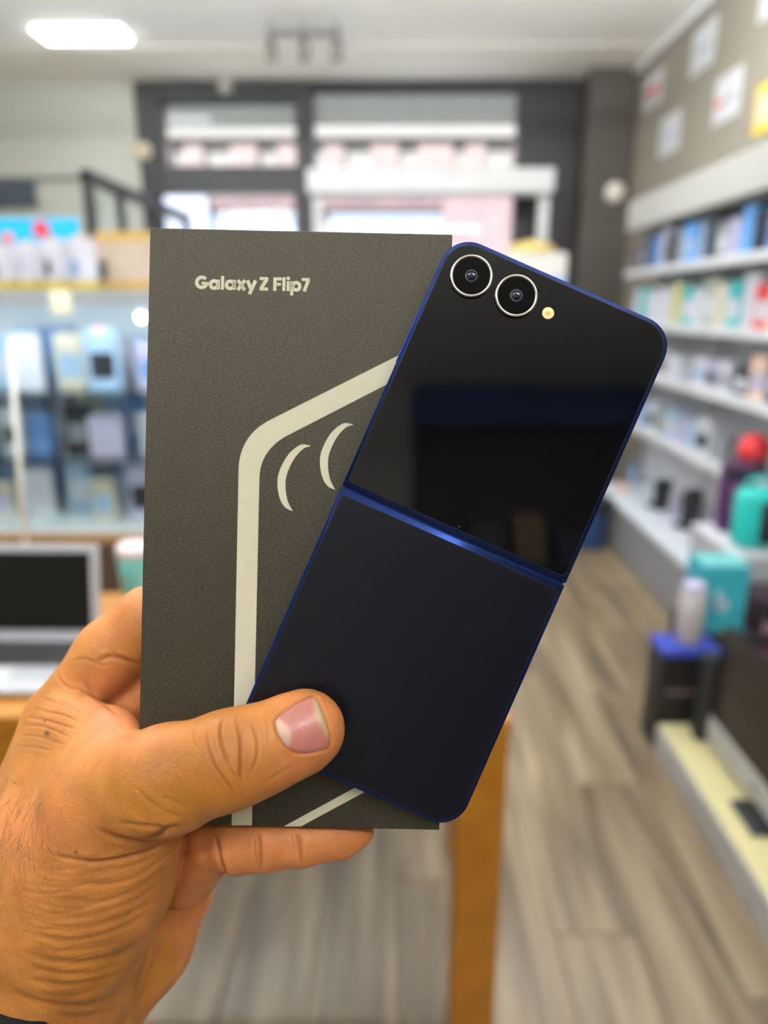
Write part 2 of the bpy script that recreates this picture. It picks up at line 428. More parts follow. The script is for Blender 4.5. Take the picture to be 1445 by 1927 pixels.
# laptop
M_ALU = mat('laptop_aluminium', rgb(178, 179, 184), .38, .3, vary=.02)
M_SCR = mat('screen_black', rgb(7, 7, 8), .12)
M_KEY = mat('key_black', rgb(40, 40, 42), .5)
lxr = W(191, 1230, Y=1.365).x
lap = empty('laptop', (lxr - .165, 1.16, TZ)); tag(lap, 'open silver laptop with a black screen on the oak table', 'laptop')
base = bx('base', (-.165, 0, .004), (.165, .212, .018), M_ALU, lap, .004, 2)
bx('rubber_foot', (-.15, .02, 0), (.15, .035, .005), M_KEY, lap); bx('rubber_foot', (-.15, .18, 0), (.15, .195, .005), M_KEY, lap)
bx('keyboard_well', (-.145, .092, .018), (.145, .200, .0186), mat('key_well', rgb(60, 60, 62), .6), base, 0)
kbm = box_bm((-.0085, -.008, 0), (.0085, .008, .002), .001); kme = bpy.data.meshes.new('key'); kbm.to_mesh(kme); kbm.free(); kme.materials.append(M_KEY)
for r in range(5):
    for c_ in range(14):
        k_ = bpy.data.objects.new('key', kme); COL.objects.link(k_); k_.parent = base; k_.location = (-.1335 + c_ * .0205, .103 + r * .0205, .0184)
bx('touchpad', (-.05, .012, .018), (.05, .082, .0184), mat('touchpad_grey', rgb(190, 190, 193), .4), base, 0)
scr = empty('screen_lid', (0, .208, .016)); scr.parent = lap; scr.rotation_euler = (math.radians(-12), 0, 0)
zs_ = .205
l_ = bx('lid_shell', (-.165, 0, 0), (.165, .007, zs_), M_ALU, scr, .003, 2)
bx('display', (-.147, -.001, .022), (.147, .001, zs_ - .016), M_SCR, scr, 0)
# things behind the laptop on the table
tum = empty('tumbler', (-.622, 1.60, TZ)); tag(tum, 'teal tumbler with pale pink lid beside the box edge', 'tumbler')
obj('body', lathe_bm([(.030, 0), (.033, .005), (.040, .125), (.039, .13)], 24), mat('tumbler_teal', rgb(110, 190, 192), .35, vary=.05), tum, True)
obj('lid', lathe_bm([(.041, .13), (.041, .145), (.036, .155), (.004, .158)], 24), mat('tumbler_pink', rgb(222, 206, 214), .4), tum, True)
pb = W(48, 1070, Y=1.62); pt = W(18, 640, Y=1.62)
pole = empty('display_pole', (pb.x, 1.62, TZ)); tag(pole, 'slim white leaning pole standing behind the laptop', 'pole')
M_PW = mat('pole_white', rgb(226, 226, 220), .4)
obj('base_disc', lathe_bm([(.05, 0), (.05, .008), (.03, .014), (.012, .02)], 24), M_PW, pole, True)
obj('rod', tube_bm([(0, 0, .01), (pt.x - pb.x, 0, pt.z - TZ)], .0062), M_PW, pole, True)
mo = W(22, 1040, Y=1.60)
ms_ = empty('round_speaker', (mo.x - .085, 1.56, TZ)); tag(ms_, 'white rounded speaker standing behind the laptop lid', 'speaker')
obj('shell', lathe_bm([(.03, 0), (.045, .02), (.05, .12), (.047, .17), (.035, .195), (.012, .203), (.002, .204)], 24), mat('speaker_white', rgb(226, 226, 224), .4), ms_, True)
obj('base_ring', lathe_bm([(.034, 0), (.046, .012), (.0465, .022)], 24), M_GREYM, ms_, True)

# counter with glass display cabinet
CY0, CY1 = 2.40, 2.95
CX0, CX1 = -2.25, -0.42
CZ0 = W(180, 1008, Y=CY0).z; CZ1 = W(100, 545, Y=CY0).z
M_BROWN = mat('brown_laminate', rgb(92, 70, 58), .5, vary=.06, scale=10)
ct = empty('counter', ((CX0 + CX1) / 2, CY0, 0)); tag(ct, 'dark brown counter base under the glass cabinet', 'counter')
hwc = (CX1 - CX0) / 2
bx('body', (-hwc, 0, .06), (hwc, CY1 - CY0, CZ0 - .03), M_BROWN, ct)
bx('plinth', (-hwc + .02, .03, 0), (hwc - .02, CY1 - CY0 - .02, .06), M_DARKM, ct)
bx('counter_top', (-hwc - .01, -.012, CZ0 - .03), (hwc + .01, CY1 - CY0, CZ0), mat('counter_edge', rgb(150, 112, 70), .45, vary=.1), ct)
for dx in (-hwc * .33, hwc * .33): bx('panel_joint', (dx - .004, -.003, .08), (dx + .004, .001, CZ0 - .04), M_DARKM, ct, 0)
cab = empty('glass_cabinet', ((CX0 + CX1) / 2, CY0 + .02, CZ0)); tag(cab, 'bright glass display cabinet full of accessories on the brown counter', 'cabinet')
hz_ = CZ1 - CZ0; dp = CY1 - CY0 - .04
M_CABF = mat('cabinet_white', rgb(200, 204, 206), .4, vary=.02)
M_CABB = mat('cabinet_back', rgb(214, 224, 232), .5, vary=.05, scale=6)
for dx in (-hwc, hwc - .02):
    for dy in (0, dp - .02): bx('post', (dx, dy, 0), (dx + .02, dy + .02, hz_), M_CABF, cab)
bx('top_board', (-hwc, 0, hz_ - .02), (hwc, dp, hz_), M_CABF, cab)
bx('floor_board', (-hwc, 0, 0), (hwc, dp, .015), M_CABF, cab)
bx('back_board', (-hwc, dp - .012, .015), (hwc, dp, hz_ - .02), M_CABB, cab)
SHZ = [.015, .26, .50]
for z in SHZ[1:]:
    bx('glass_shelf', (-hwc + .02, .03, z - .008), (hwc - .02, dp - .02, z), mat('shelf_glass', (.80, .90, .92, 1), .05, transmission=1.0), cab, .001)
bx('front_pane', (-hwc + .02, .006, .015), (hwc - .02, .010, hz_ - .02), M_PANE, cab, 0)
M_STRIP = mat('led_strip', (0.92, 0.98, 1.0, 1), .5, emit=17.0)
bx('header_board', (-hwc, -.004, hz_ - .045), (hwc, .004, hz_ + .001), mat('header_grey', rgb(150, 156, 160), .5), cab, .001)
bx('light_strip', (-hwc + .03, .03, hz_ - .030), (hwc - .03, .05, hz_ - .0201), M_STRIP, cab, 0)
# accessories in the cabinet: each pack on its own
PK = {'white': rgb(198, 198, 208), 'pale blue': rgb(152, 178, 208), 'blue': rgb(96, 134, 190), 'grey': rgb(140, 146, 150), 'black': rgb(38, 40, 46), 'cream': rgb(200, 194, 176), 'lilac': rgb(178, 173, 200), 'dark plum': rgb(70, 52, 62), 'yellow': rgb(186, 180, 124), 'teal': rgb(40, 170, 176), 'red': rgb(205, 60, 62), 'peach': rgb(226, 190, 170), 'green grey': rgb(150, 160, 145), 'purple': rgb(104, 48, 128), 'navy': rgb(40, 52, 96), 'sky blue': rgb(96, 160, 226)}
def pkm(c): return mat('pack_' + c.replace(' ', '_'), PK[c], .45, vary=.06, scale=25)
def pack(name, x, y, z, w, d, h, colour, rz, label, cat, group, panel='white', tab=False):
    t = empty(name, (x, y, z + .0008), rz); tag(t, label, cat, group)
    bx('carton', (-w / 2, -d / 2, 0), (w / 2, d / 2, h), pkm(colour), t, .002)
    bx('label_panel', (-w * .36, -d / 2 - .0008, h * .18), (w * .36, -d / 2 + .0005, h * .62), pkm(panel), t, 0)
    if tab: bx('hang_tab', (-w * .2, -.001, h), (w * .2, .001, h + .025), pkm('white'), t, 0)
    return t
rnd = random.Random(11)
tiers = ['bottom', 'middle', 'upper']
seqs = [['pale blue', 'white', 'grey', 'lilac', 'blue', 'cream', 'white', 'pale blue', 'cream', 'lilac', 'black', 'white', 'pale blue', 'grey'],
        ['white', 'cream', 'grey', 'dark plum', 'pale blue', 'white', 'blue', 'black', 'lilac', 'white', 'pale blue', 'grey', 'white', 'blue'],
        ['grey', 'white', 'black', 'white', 'lilac', 'pale blue', 'white', 'cream', 'pale blue', 'lilac', 'white', 'grey', 'pale blue', 'white']]
for tr in range(3):
    x = CX0 + .10; i = 0
    while x < CX1 - .10 and i < len(seqs[tr]):
        w_p = .075 + .05 * rnd.random(); h_p = .13 + .085 * rnd.random(); c = seqs[tr][i]
        pack('accessory_pack', x + w_p / 2, CY0 + .15 + .12 * rnd.random(), CZ0 + SHZ[tr], w_p, .045, h_p, c, rnd.uniform(-.25, .25), '%s accessory pack on the %s cabinet shelf, %s from the left end' % (c, tiers[tr], ORD[i]), 'package', 'packs in the glass cabinet', ('white', 'grey', 'pale blue', 'lilac', 'black', 'white', 'blue')[(i * 2 + tr) % 7])
        x += w_p + .025 + .02 * rnd.random(); i += 1
for tr in range(3):
    x = CX0 + .06; i = 0
    while x < CX1 - .12 and i < 16:
        w_p = .07 + .05 * rnd.random(); h_p = .17 + .045 * rnd.random(); c = ('white', 'pale blue', 'lilac', 'white', 'blue', 'cream', 'pale blue')[(i * 3 + tr * 2) % 7]
        pack('accessory_pack', x + w_p / 2, CY0 + .40 + .05 * rnd.random(), CZ0 + SHZ[tr], w_p, .045, h_p, c, rnd.uniform(-.2, .2), '%s pack at the back of the %s cabinet shelf, %s from the left end' % (c, tiers[tr], ORD[i]), 'package', 'packs in the glass cabinet', ('white', 'pale blue', 'grey', 'lilac')[(i + tr) % 4])
        x += w_p + .012 + .012 * rnd.random(); i += 1
# small lamps inside the cabinet
def bulb(px, py, Y, r, color, e, label):
    c = W(px, py, Y=Y)
    t = empty('cabinet_lamp', c); tag(t, label, 'lamp')
    obj('bulb', lathe_bm([(.001, -r), (r * .7, -r * .7), (r, 0), (r * .7, r * .7), (.001, r)], 16, 'Z', None, False), mat('bulb_%d' % px, color, .4, emit=e), t, True)
    obj('holder', lathe_bm([(r * .5, r * .6), (r * .5, r * 1.8)], 10), M_CABF, t)
bulb(266, 597, CY0 + .10, .013, (.85, 1.0, 1.0, 1), 14.0, 'bright white round lamp inside the glass cabinet')
bulb(184, 621, CY0 + .08, .009, (1.0, .13, .24, 1), 1.1, 'small pink-red indicator lamp inside the cabinet')
# pale lit price card hanging at the cabinet's top edge
r0 = rect(92, 548, 136, 590, CY0 - .01)
tag(bx('price_card', (r0[0], CY0 - .012, r0[2]), (r0[1], CY0 - .006, r0[3]), mat('card_cream', rgb(248, 244, 214), .6)), 'pale cream price card hanging on the cabinet front', 'price card')
# row of white boxes with yellow feet on top of the cabinet
xs = [-42, 8, 56, 104, 152]
for i, px in enumerate(xs):
    c = W(px, 535, Y=CY0 + .10)
    t = empty('boxed_accessory', (c.x, CY0 + .10 + .01 * i, CZ1 + .001), math.radians(-28)); tag(t, 'white box with yellow foot on the cabinet top, %s from the left' % ORD[i], 'package', 'white boxes on the cabinet top')
    h_ = .128 + .010 * i
    bx('carton', (-.028, -.036, .028), (.028, .036, h_), pkm('white'), t); bx('yellow_foot', (-.029, -.037, 0), (.029, .037, .028), mat('pack_bright_yellow', rgb(192, 166, 38), .45), t)
    bx('picture_panel', (-.016, -.0372, .045), (.016, -.0355, .095), pkm(('grey', 'dark plum', 'lilac', 'black', 'blue')[i]), t, 0)
    bx('header', (-.024, -.004, h_), (.024, .004, h_ + .012), mat('pack_amber', rgb(190, 152, 74), .5), t)
t0 = W(200, 538, Y=CY0 + .3); t1 = W(300, 538, Y=CY0 + .3)
cd = empty('shelf_carton', ((t0.x + t1.x) / 2, CY0 + .3, CZ1 + .001)); tag(cd, 'tan carton with yellow bands on the cabinet top beside the black box', 'carton')
hw_ = (t1.x - t0.x) / 2; hh = W(220, 440, Y=CY0 + .3).z - CZ1
bx('carton', (-hw_, -.06, .03), (hw_, .06, hh - .03), mat('pack_tan', rgb(178, 160, 143), .6, vary=.08), cd)
bx('lower_band', (-hw_ - .001, -.061, 0), (hw_ + .001, .061, .03), mat('pack_gold', rgb(182, 142, 40), .5), cd); bx('upper_band', (-hw_ - .001, -.061, hh - .03), (hw_ + .001, .061, hh), mat('pack_amber', rgb(190, 152, 74), .5), cd)
bx('dark_panel', (-hw_ + .004, -.0622, .04), (-hw_ + .03, -.0595, .10), pkm('black'), cd, 0)
# cyan banner behind
g0 = rect(-60, 411, 152, 470, 3.1)
bn = empty('banner', ((g0[0] + g0[1]) / 2, 3.1, 0)); tag(bn, 'bright cyan banner with red figure behind the cabinet', 'banner')
hwb = (g0[1] - g0[0]) / 2
bx('board', (-hwb, 0, g0[2] - .12), (hwb, .012, g0[3]), mat('banner_cyan', rgb(0, 178, 232), .5, vary=.03), bn)
for dx in (-hwb + .03, hwb - .03): bx('leg', (dx - .01, .012, 0.001), (dx + .01, .03, g0[3] - .02), M_GREYM, bn)
rc = W(78, 432, Y=3.1); obj('red_print', lathe_bm([(.036, 0), (.036, -.003), (.03, -.004)], 20, 'Y'), mat('print_red', rgb(216, 70, 84), .5), bn).location = (rc.x - (g0[0] + g0[1]) / 2, 0, rc.z)
rc = W(15, 448, Y=3.1); obj('red_print', lathe_bm([(.026, 0), (.026, -.003), (.02, -.004)], 20, 'Y'), mat('print_pink', rgb(222, 130, 130), .5), bn).location = (rc.x - (g0[0] + g0[1]) / 2, 0, rc.z)
# dark framed glass screen
q0 = W(158, 318, Y=3.25)
PX_, PZ_ = q0.x, q0.z
gp = empty('glass_partition', (PX_, 3.25, 0)); tag(gp, 'tall black framed glass partition running back towards the shop front', 'partition')
for y_, w_ in ((0, .045), (.38, .02), (.9, .03), (1.5, .045)): bx('post', (-.02, y_, 0.001), (.02, y_ + w_, PZ_), M_DARKM, gp)
bx('top_rail', (-.022, 0, PZ_ - .05), (.022, 1.545, PZ_), M_DARKM, gp); bx('bottom_rail', (-.02, .04, .05), (.02, 1.5, .1), M_DARKM, gp)
for a_, b_ in ((.045, .38), (.40, .9), (.93, 1.5)): bx('pane', (-.004, a_, .1), (.004, b_, PZ_ - .05), M_PANE, gp, 0)
# ================================================================== right side: wall shelving, plinth, posters
GX, GB, GY0, GY1 = 1.45, 1.37, 1.9, 4.72
M_SHELF = mat('shelf_white', rgb(216, 216, 221), .45, vary=.015)
M_KICK = mat('shelf_kick_grey', rgb(140, 141, 146), .5, vary=.03)
gd = empty('wall_shelving', (XR, GY0, 0)); tag(gd, 'long white wall shelving with grey base along the right wall', 'shelving')
ln = GY1 - GY0
bx('base', (GB - XR, 1.03, 0), (-.002, ln, .27), M_KICK, gd)
bx('base_deck', (GB - XR - .01, 1.03, .27), (-.002, ln + .01, .30), mat('deck_white', rgb(226, 232, 242), .35, vary=.015), gd)
bx('back_panel', (-.03, 0, .30), (-.002, ln, 1.88), M_SHELF, gd)
LEV = [1.66, 1.36, 1.08, .76]
for z in LEV:
    sh = bx('shelf', (GX - XR, 0, z - .03), (-.03, ln, z), M_SHELF, gd)
    bx('price_rail', (GX - XR - .008, 0, z - .04), (GX - XR, ln, z + .002), mat('price_rail_white', rgb(214, 214, 217), .35), sh)
bx('fascia', (GX - XR - .02, 0, 1.885), (-.002, ln, 2.06), mat('fascia_white', rgb(182, 180, 174), .5, vary=.015), gd, .006)
for y_ in (0, .94, 1.88, ln - .03):
    bx('upright', (-.06, y_, .3), (-.03, y_ + .03, 1.885), M_SHELF, gd)
rn = random.Random(5)
row1 = ['black', 'purple', 'grey', 'blue', 'lilac', 'black', 'sky blue', 'white', 'blue', 'black', 'sky blue', 'lilac', 'grey', 'black', 'pale blue', 'sky blue', 'grey', 'black', 'lilac', 'blue', 'black', 'grey', 'dark plum', 'black']
row2 = ['white', 'grey', 'cream', 'white', 'white', 'cream', 'peach', 'red', 'white', 'teal', 'cream', 'green grey', 'white', 'teal', 'yellow', 'white', 'white', 'white', 'teal', 'white', 'white']
row3 = ['white', 'grey', 'navy', 'white', 'cream', 'navy', 'peach', 'black', 'white', 'lilac', 'white', 'grey', 'white', 'lilac', 'cream', 'white', 'white', 'grey', 'white', 'white']
row4 = ['white', 'lilac', 'white', 'grey', 'blue', 'grey', 'lilac', 'pale blue', 'grey', 'white', 'pale blue', 'lilac', 'pale blue', 'grey', 'white', 'blue', 'lilac', 'white']
names = ['top', 'second', 'third', 'fourth']
def mirror_row(seq, lev, hmin, hmax, pitch, tilt, rowname, start):
    n = len(seq)
    for i, c in enumerate(seq):
        y = start + i * pitch
        if y > GY1 - .06: break
        h = hmin + (hmax - hmin) * rn.random(); w = pitch * rn.uniform(.68, .86)
        if rowname == 'fourth' and abs(y - 2.97) < .15: continue
        if rowname == 'third' and c in ('peach', 'navy'): h = .175
        t = pack('phone_accessory_box', GX + .055 + .02 * rn.random(), y, lev, w, .05, h, c, math.radians(-90 + tilt + rn.uniform(-8, 8)), '%s accessory box on the %s wall shelf, %s from the near end' % (c, rowname, ORD[i]), 'package', 'accessory boxes on the %s wall shelf' % rowname, c if rowname == 'top' and i % 3 else ('pale blue', 'white', 'black', 'lilac', 'grey')[(i * 3) % 5] if rowname != 'second' else ('white' if i % 2 else c))
mirror_row(row1, LEV[0], .155, .20, .118, 12, 'top', 2.05)
mirror_row(row2, LEV[1], .17, .22, .130, 10, 'second', 2.1)
mirror_row(row3, LEV[2], .10, .17, .145, 10, 'third', 2.1)
mirror_row(row4, LEV[3], .12, .18, .145, 10, 'fourth', 2.1)
# a bigger peach box leaning out on the third shelf
DZ = .30
def place(px, py, z): return W(px, py, Z=z)
# goods on the base deck
def bottle(name, px, py, z, r, h, m1, m2, label, cat):
    c = place(px, py, z); t = empty(name, (c.x, c.y, z)); tag(t, label, cat)
    obj('body', lathe_bm([(r * .9, 0), (r, .006), (r, h * .8), (r * .8, h * .86)], 20), m1, t, True)
    obj('cap', lathe_bm([(r * .82, h * .86), (r * .82, h * .98), (r * .7, h), (.003, h)], 20), m2, t, True)
    return t
MB_ = mat('device_black', rgb(44, 44, 48), .45, vary=.08)
def carton(name, px, py, z, w, d, h, m1, label, cat, rz=0.0, band=None, group=None, lift=.001, push=0.0):
    c = place(px, py, z); t = empty(name, (c.x, c.y + push, z + lift), rz); tag(t, label, cat, group)
    bx('carton', (-w / 2, 0, 0), (w / 2, d, h), m1, t, .003)
    if band is not None:
        for b_ in band: bx(b_[0], (b_[1] * w, -.0012, b_[3] * h), (b_[2] * w, .001, b_[4] * h), b_[5], t, 0)
    return t
def handset(px, py, h, label):
    c = place(px, py, DZ); t = empty('desk_phone', (c.x, c.y, DZ), math.radians(-60)); t.scale = (1.4, 1.4, 1.0); tag(t, label, 'phone')
    bx('foot', (-.04, -.05, 0), (.04, .06, .025), MB_, t, .006, 2); bx('stand', (-.03, -.02, .025), (.03, .02, h * .6), MB_, t, .006, 2); bx('handset', (-.025, -.03, h * .55), (.025, .035, h), MB_, t, .01, 2)
handset(1243, 955, .17, 'black upright device on the white base deck, farther one')
handset(1296, 992, .21, 'black upright device on the white base deck, nearer one')
bottle('white_can', 1266, 970, DZ, .025, .12, pkm('lilac'), pkm('white'), 'pale lilac can between the black devices on the deck', 'can')
bottle('spray_can', 1190, 912, DZ, .025, .15, pkm('pale blue'), pkm('blue'), 'pale blue can at the far end of the deck', 'can')
bottle('jar', 1172, 930, DZ, .03, .07, pkm('peach'), pkm('red'), 'small peach jar with red cap at the far end of the deck', 'jar')
M_PURP = mat('pack_deep_purple', rgb(84, 34, 92), .4, vary=.3, scale=18)
PDZ = .565
pdl = empty('pedestal', (1.27, 2.50, 0)); tag(pdl, 'grey pedestal carrying the purple box and teal bag', 'pedestal')
bx('body', (0, 0, 0), (.17, .40, PDZ - .02), mat('pedestal_grey', rgb(176, 178, 182), .5, vary=.03), pdl); bx('top_board', (-.004, -.004, PDZ - .02), (.174, .404, PDZ), M_SHELF, pdl)
t = empty('speaker_box', (1.325, 2.78, PDZ + .001), math.radians(-12)); tag(t, 'tall purple and black box on the grey pedestal', 'package')
bx('carton', (0, 0, 0), (.115, .10, .27), M_PURP, t, .003); bx('picture_panel', (.03, -.0012, .08), (.10, .001, .20), mat('pack_plum_print', rgb(120, 88, 104), .5, vary=.3, scale=30), t, 0); bx('top_strip', (.0, -.0014, .225), (.115, .001, .268), pkm('black'), t, 0)
ry = 2.97
t = empty('red_canister', (1.52, ry, LEV[3])); tag(t, 'dark canister with a round red lid on the fourth wall shelf', 'canister')
obj('body', lathe_bm([(.055, 0), (.058, .004), (.058, .07), (.055, .075)], 24), pkm('dark plum'), t, True)
obj('dome_lid', lathe_bm([(.062, .075), (.064, .11), (.056, .145), (.038, .168), (.012, .177), (.001, .178)], 24), mat('cap_red', rgb(236, 58, 62), .4), t, True)
carton('gift_box', 1362, 1035, DZ, .09, .06, .19, pkm('lilac'), 'lilac and blue box below the purple box on the deck', 'package', math.radians(-30), [('side_panel', .1, .49, .05, .95, pkm('blue'))])
carton('gift_box', 1330, 1040, DZ, .08, .05, .07, pkm('red'), 'small red and white box near the deck edge', 'package', math.radians(-40), [('white_panel', -.49, .0, .05, .95, pkm('white'))])
M_TEALB = mat('bag_teal', rgb(36, 190, 182), .45, vary=.05)
tb_ = empty('speaker_bag', (1.365, 2.585, PDZ), math.radians(-8)); tag(tb_, 'rounded teal speaker bag on the grey pedestal at the right edge', 'bag')
obj('body', box_bm((-.075, -.05, .0), (.075, .06, .235), .04, 4), M_TEALB, tb_, True)
obj('handle', tube_bm([(-.05, 0, .22), (-.045, 0, .26), (0, 0, .275), (.045, 0, .26), (.05, 0, .22)], .008), M_TEALB, tb_, True)
bx('side_panel', (.0, -.052, .03), (.07, -.048, .19), pkm('black'), tb_)
# plinth in the foreground with a cream top
PX0 = .885; PZ0 = .11
pn = empty('plinth', (PX0, .9, 0)); tag(pn, 'low grey plinth with a cream top along the right side of the aisle', 'plinth')
bx('body', (0, 0, 0), (.46, 1.20, PZ0 - .006), mat('plinth_grey', rgb(168, 164, 162), .5, vary=.03), pn)
bx('top_sheet', (.004, .004, PZ0 - .006), (.456, 1.196, PZ0), mat('plinth_cream', rgb(196, 186, 140), .55, vary=.02), pn, .002)
# black carton with blue lid behind the plinth, dark block for the turquoise box
bbx = empty('speaker_carton', (.885, 2.115, 0)); tag(bbx, 'black carton with blue lid standing behind the cream plinth', 'carton')
bx('carton', (0, 0, .001), (.181, .118, .345), mat('carton_black', rgb(28, 25, 25), .5, vary=.1), bbx)
bx('lid', (-.003, -.003, .345), (.184, .121, .372), mat('carton_blue', rgb(58, 74, 176), .45, vary=.06), bbx)
bx('lettering_strip', (.02, -.0012, .21), (.16, .001, .222), mat('carton_print', rgb(120, 104, 100), .5), bbx, 0)
dcb = empty('display_block', (1.04, 2.245, 0)); tag(dcb, 'dark display block under the turquoise box', 'block')
bx('body', (0, 0, 0), (.22, .22, .355), mat('block_dark', rgb(40, 42, 48), .5, vary=.06), dcb); bx('top_sheet', (-.002, -.002, .355), (.222, .222, .365), MB_, dcb)
tq = empty('turquoise_box', (1.046, 2.25, .366)); tag(tq, 'turquoise box with a white letter badge on the dark block', 'package')
M_TURQ = mat('box_turquoise', rgb(48, 160, 178), .45, vary=.04)
bx('carton', (0, 0, 0), (.155, .14, .245), M_TURQ, tq)
bx('top_face', (.001, .001, .245), (.154, .139, .247), mat('box_turquoise_pale', rgb(112, 186, 188), .45), tq, 0)
# badge: a rounded letter b
lb = bmesh.new()
box_bm((.050, -.0016, .085), (.062, .001, .16), 0, 1, lb)
def ring_y(bm, cx, cz, r0, r1, y0, y1, n=20):
    v = []
    for i in range(n):
        a = 2 * math.pi * i / n
        v.append([bm.verts.new((cx + r * math.cos(a), y, cz + r * math.sin(a))) for r in (r0, r1) for y in (y0, y1)])
    for i in range(n):
        a, b = v[i], v[(i + 1) % n]
        bm.faces.new((a[0], b[0], b[2], a[2])); bm.faces.new((a[1], a[3], b[3], b[1])); bm.faces.new((a[2], b[2], b[3], a[3])); bm.faces.new((a[0], a[1], b[1], b[0]))
ring_y(lb, .072, .105, .010, .022, -.0016, .001)
obj('letter_badge', lb, pkm('white'), tq)
wb = W(1282, 1195, Y=2.2)
wt = empty('white_canister', (.985, 2.175, .373)); tag(wt, 'pale pink canister standing on the blue lid beside the turquoise box', 'canister')
obj('body', lathe_bm([(.038, 0), (.042, .006), (.042, .18), (.036, .188)], 20), mat('canister_pale', rgb(176, 168, 170), .45, vary=.1, scale=12), wt, True)
obj('lid', lathe_bm([(.037, .188), (.037, .205), (.03, .212), (.003, .213)], 20), pkm('lilac'), wt, True)
# tall black speaker on the plinth
sp_ = empty('tower_speaker', (1.012, 1.995, PZ0), math.radians(-8)); tag(sp_, 'slim black tower speaker on the cream plinth', 'speaker')
bx('cabinet', (-.042, -.0, .004), (.042, .07, .285), mat('tower_black', rgb(30, 31, 34), .5, vary=.08), sp_, .006, 2)
bx('grille', (-.036, -.003, .02), (.036, .001, .272), mat('grille_black', rgb(46, 47, 50), .8, bump=.5, bump_scale=500), sp_)
bx('foot', (-.043, -.004, 0), (.043, .074, .005), MB_, sp_)
# monitor facing the aisle
m0 = Vector((1.0, 1.97, .225))
mon = empty('monitor', (1.0, (m0.y + 1.2) / 2, PZ0)); tag(mon, 'black screen with silver lower bezel standing on the cream plinth', 'monitor')
my0, my1 = 1.28 - mon.location.y, m0.y - mon.location.y
mz = m0.z - PZ0
M_SILV = mat('bezel_silver', rgb(176, 177, 178), .4, .3)
bx('bezel', (-.012, my0, mz - .08), (.03, my1, mz), M_SILV, mon, .004)
bx('display', (-.010, my0 + .005, mz), (.028, my1 - .005, mz + .30), mat('monitor_black', rgb(30, 24, 20), .15), mon, .003)
bx('emblem', (-.0135, (my0 + my1) / 2 + .03, mz - .052), (-.011, (my0 + my1) / 2 + .055, mz - .03), M_GREYM, mon, 0)
bx('stand', (.03, (my0 + my1) / 2 - .04, .012), (.06, (my0 + my1) / 2 + .04, mz + .1), MB_, mon); bx('foot', (-.055, (my0 + my1) / 2 - .06, .0), (.10, (my0 + my1) / 2 + .08, .012), MB_, mon, .004)
# dark boxed goods beside the turquoise box
for i, (x0_, c_, col_) in enumerate(((1.272, 'dark plum', rgb(58, 38, 48)), (1.368, 'charcoal', rgb(46, 46, 52)))):
    t = empty('boxed_game', (x0_, 2.27, 0)); tag(t, '%s boxed product standing on the floor right of the turquoise box' % c_, 'package', 'boxed products by the pedestal')
    bx('carton', (0, 0, .001), (.092, .19, .475), mat('game_' + str(i), col_, .4, vary=.3, scale=16), t)
    bx('picture_panel', (.01, -.0012, .10), (.082, .001, .30), mat('game_print_' + str(i), rgb(104, 60, 82), .45, vary=.6, scale=30), t, 0)
    bx('title_strip', (.01, -.0012, .36), (.082, .001, .40), mat('game_title', rgb(150, 120, 130), .45, vary=.3, scale=60), t, 0)
# posters on the taupe wall
def poster(px_pts, bg, marks, label):
    """corner pixels on the wall plane: bottom-left(far), top-right(near)"""
    a, b = W(*px_pts[0], X=XR), W(*px_pts[1], X=XR)
    y0, y1, z0, z1 = min(a.y, b.y), max(a.y, b.y), min(a.z, b.z), max(a.z, b.z)
    t = empty('poster', (XR, (y0 + y1) / 2, (z0 + z1) / 2)); tag(t, label, 'poster', 'posters on the taupe wall')
    hy_, hz2 = (y1 - y0) / 2, (z1 - z0) / 2
    bx('sheet', (-.006, -hy_, -hz2), (-.0005, hy_, hz2), bg, t, 0)
    for (u0, u1, v0, v1, m_) in marks:     # u from the far (left) edge, v from the bottom
        bx('print', (-.0072, hy_ - 2 * hy_ * u1, -hz2 + 2 * hz2 * v0), (-.0058, hy_ - 2 * hy_ * u0, -hz2 + 2 * hz2 * v1), m_, t, 0)
M_PAPER = mat('poster_paper', rgb(214, 214, 218), .6, vary=.015)
M_RED = mat('poster_red', rgb(222, 60, 66), .6); M_PGREY = mat('poster_grey', rgb(120, 120, 126), .6); M_PBLUE = mat('poster_blue', rgb(170, 186, 216), .6)
M_YEL = mat('poster_yellow', rgb(238, 204, 40), .5); M_PCRM = mat('poster_cream', rgb(226, 204, 176), .6)
poster([(1210, 216), (1250, 122)], M_PAPER, [(.15, .85, .38, .62, M_RED), (.3, .7, .2, .24, M_PGREY)], 'white poster with a red block, nearest the pillar')
poster([(1239, 300), (1284, 202)], M_PAPER, [(.2, .8, .5, .54, M_PBLUE), (.2, .7, .4, .43, M_PBLUE)], 'lowest white poster with faint blue lines')
poster([(1299, 150), (1352, 24)], M_PAPER, [(.2, .85, .47, .52, M_PGREY), (.3, .75, .38, .41, M_PBLUE)], 'high white poster with a grey line of text')
poster([(1341, 240), (1401, 118)], M_PAPER, [(.08, .34, .36, .5, M_RED), (.38, .92, .42, .47, M_PGREY)], 'white poster with a red dot and grey lettering')
poster([(1427, 46), (1500, -70)], M_PAPER, [(.2, .8, .5, .55, M_PGREY)], 'white poster at the top right corner')
poster([(1417, 258), (1475, 138)], M_YEL, [(.1, .9, .18, .82, M_PCRM)], 'yellow edged cream poster at the right edge')
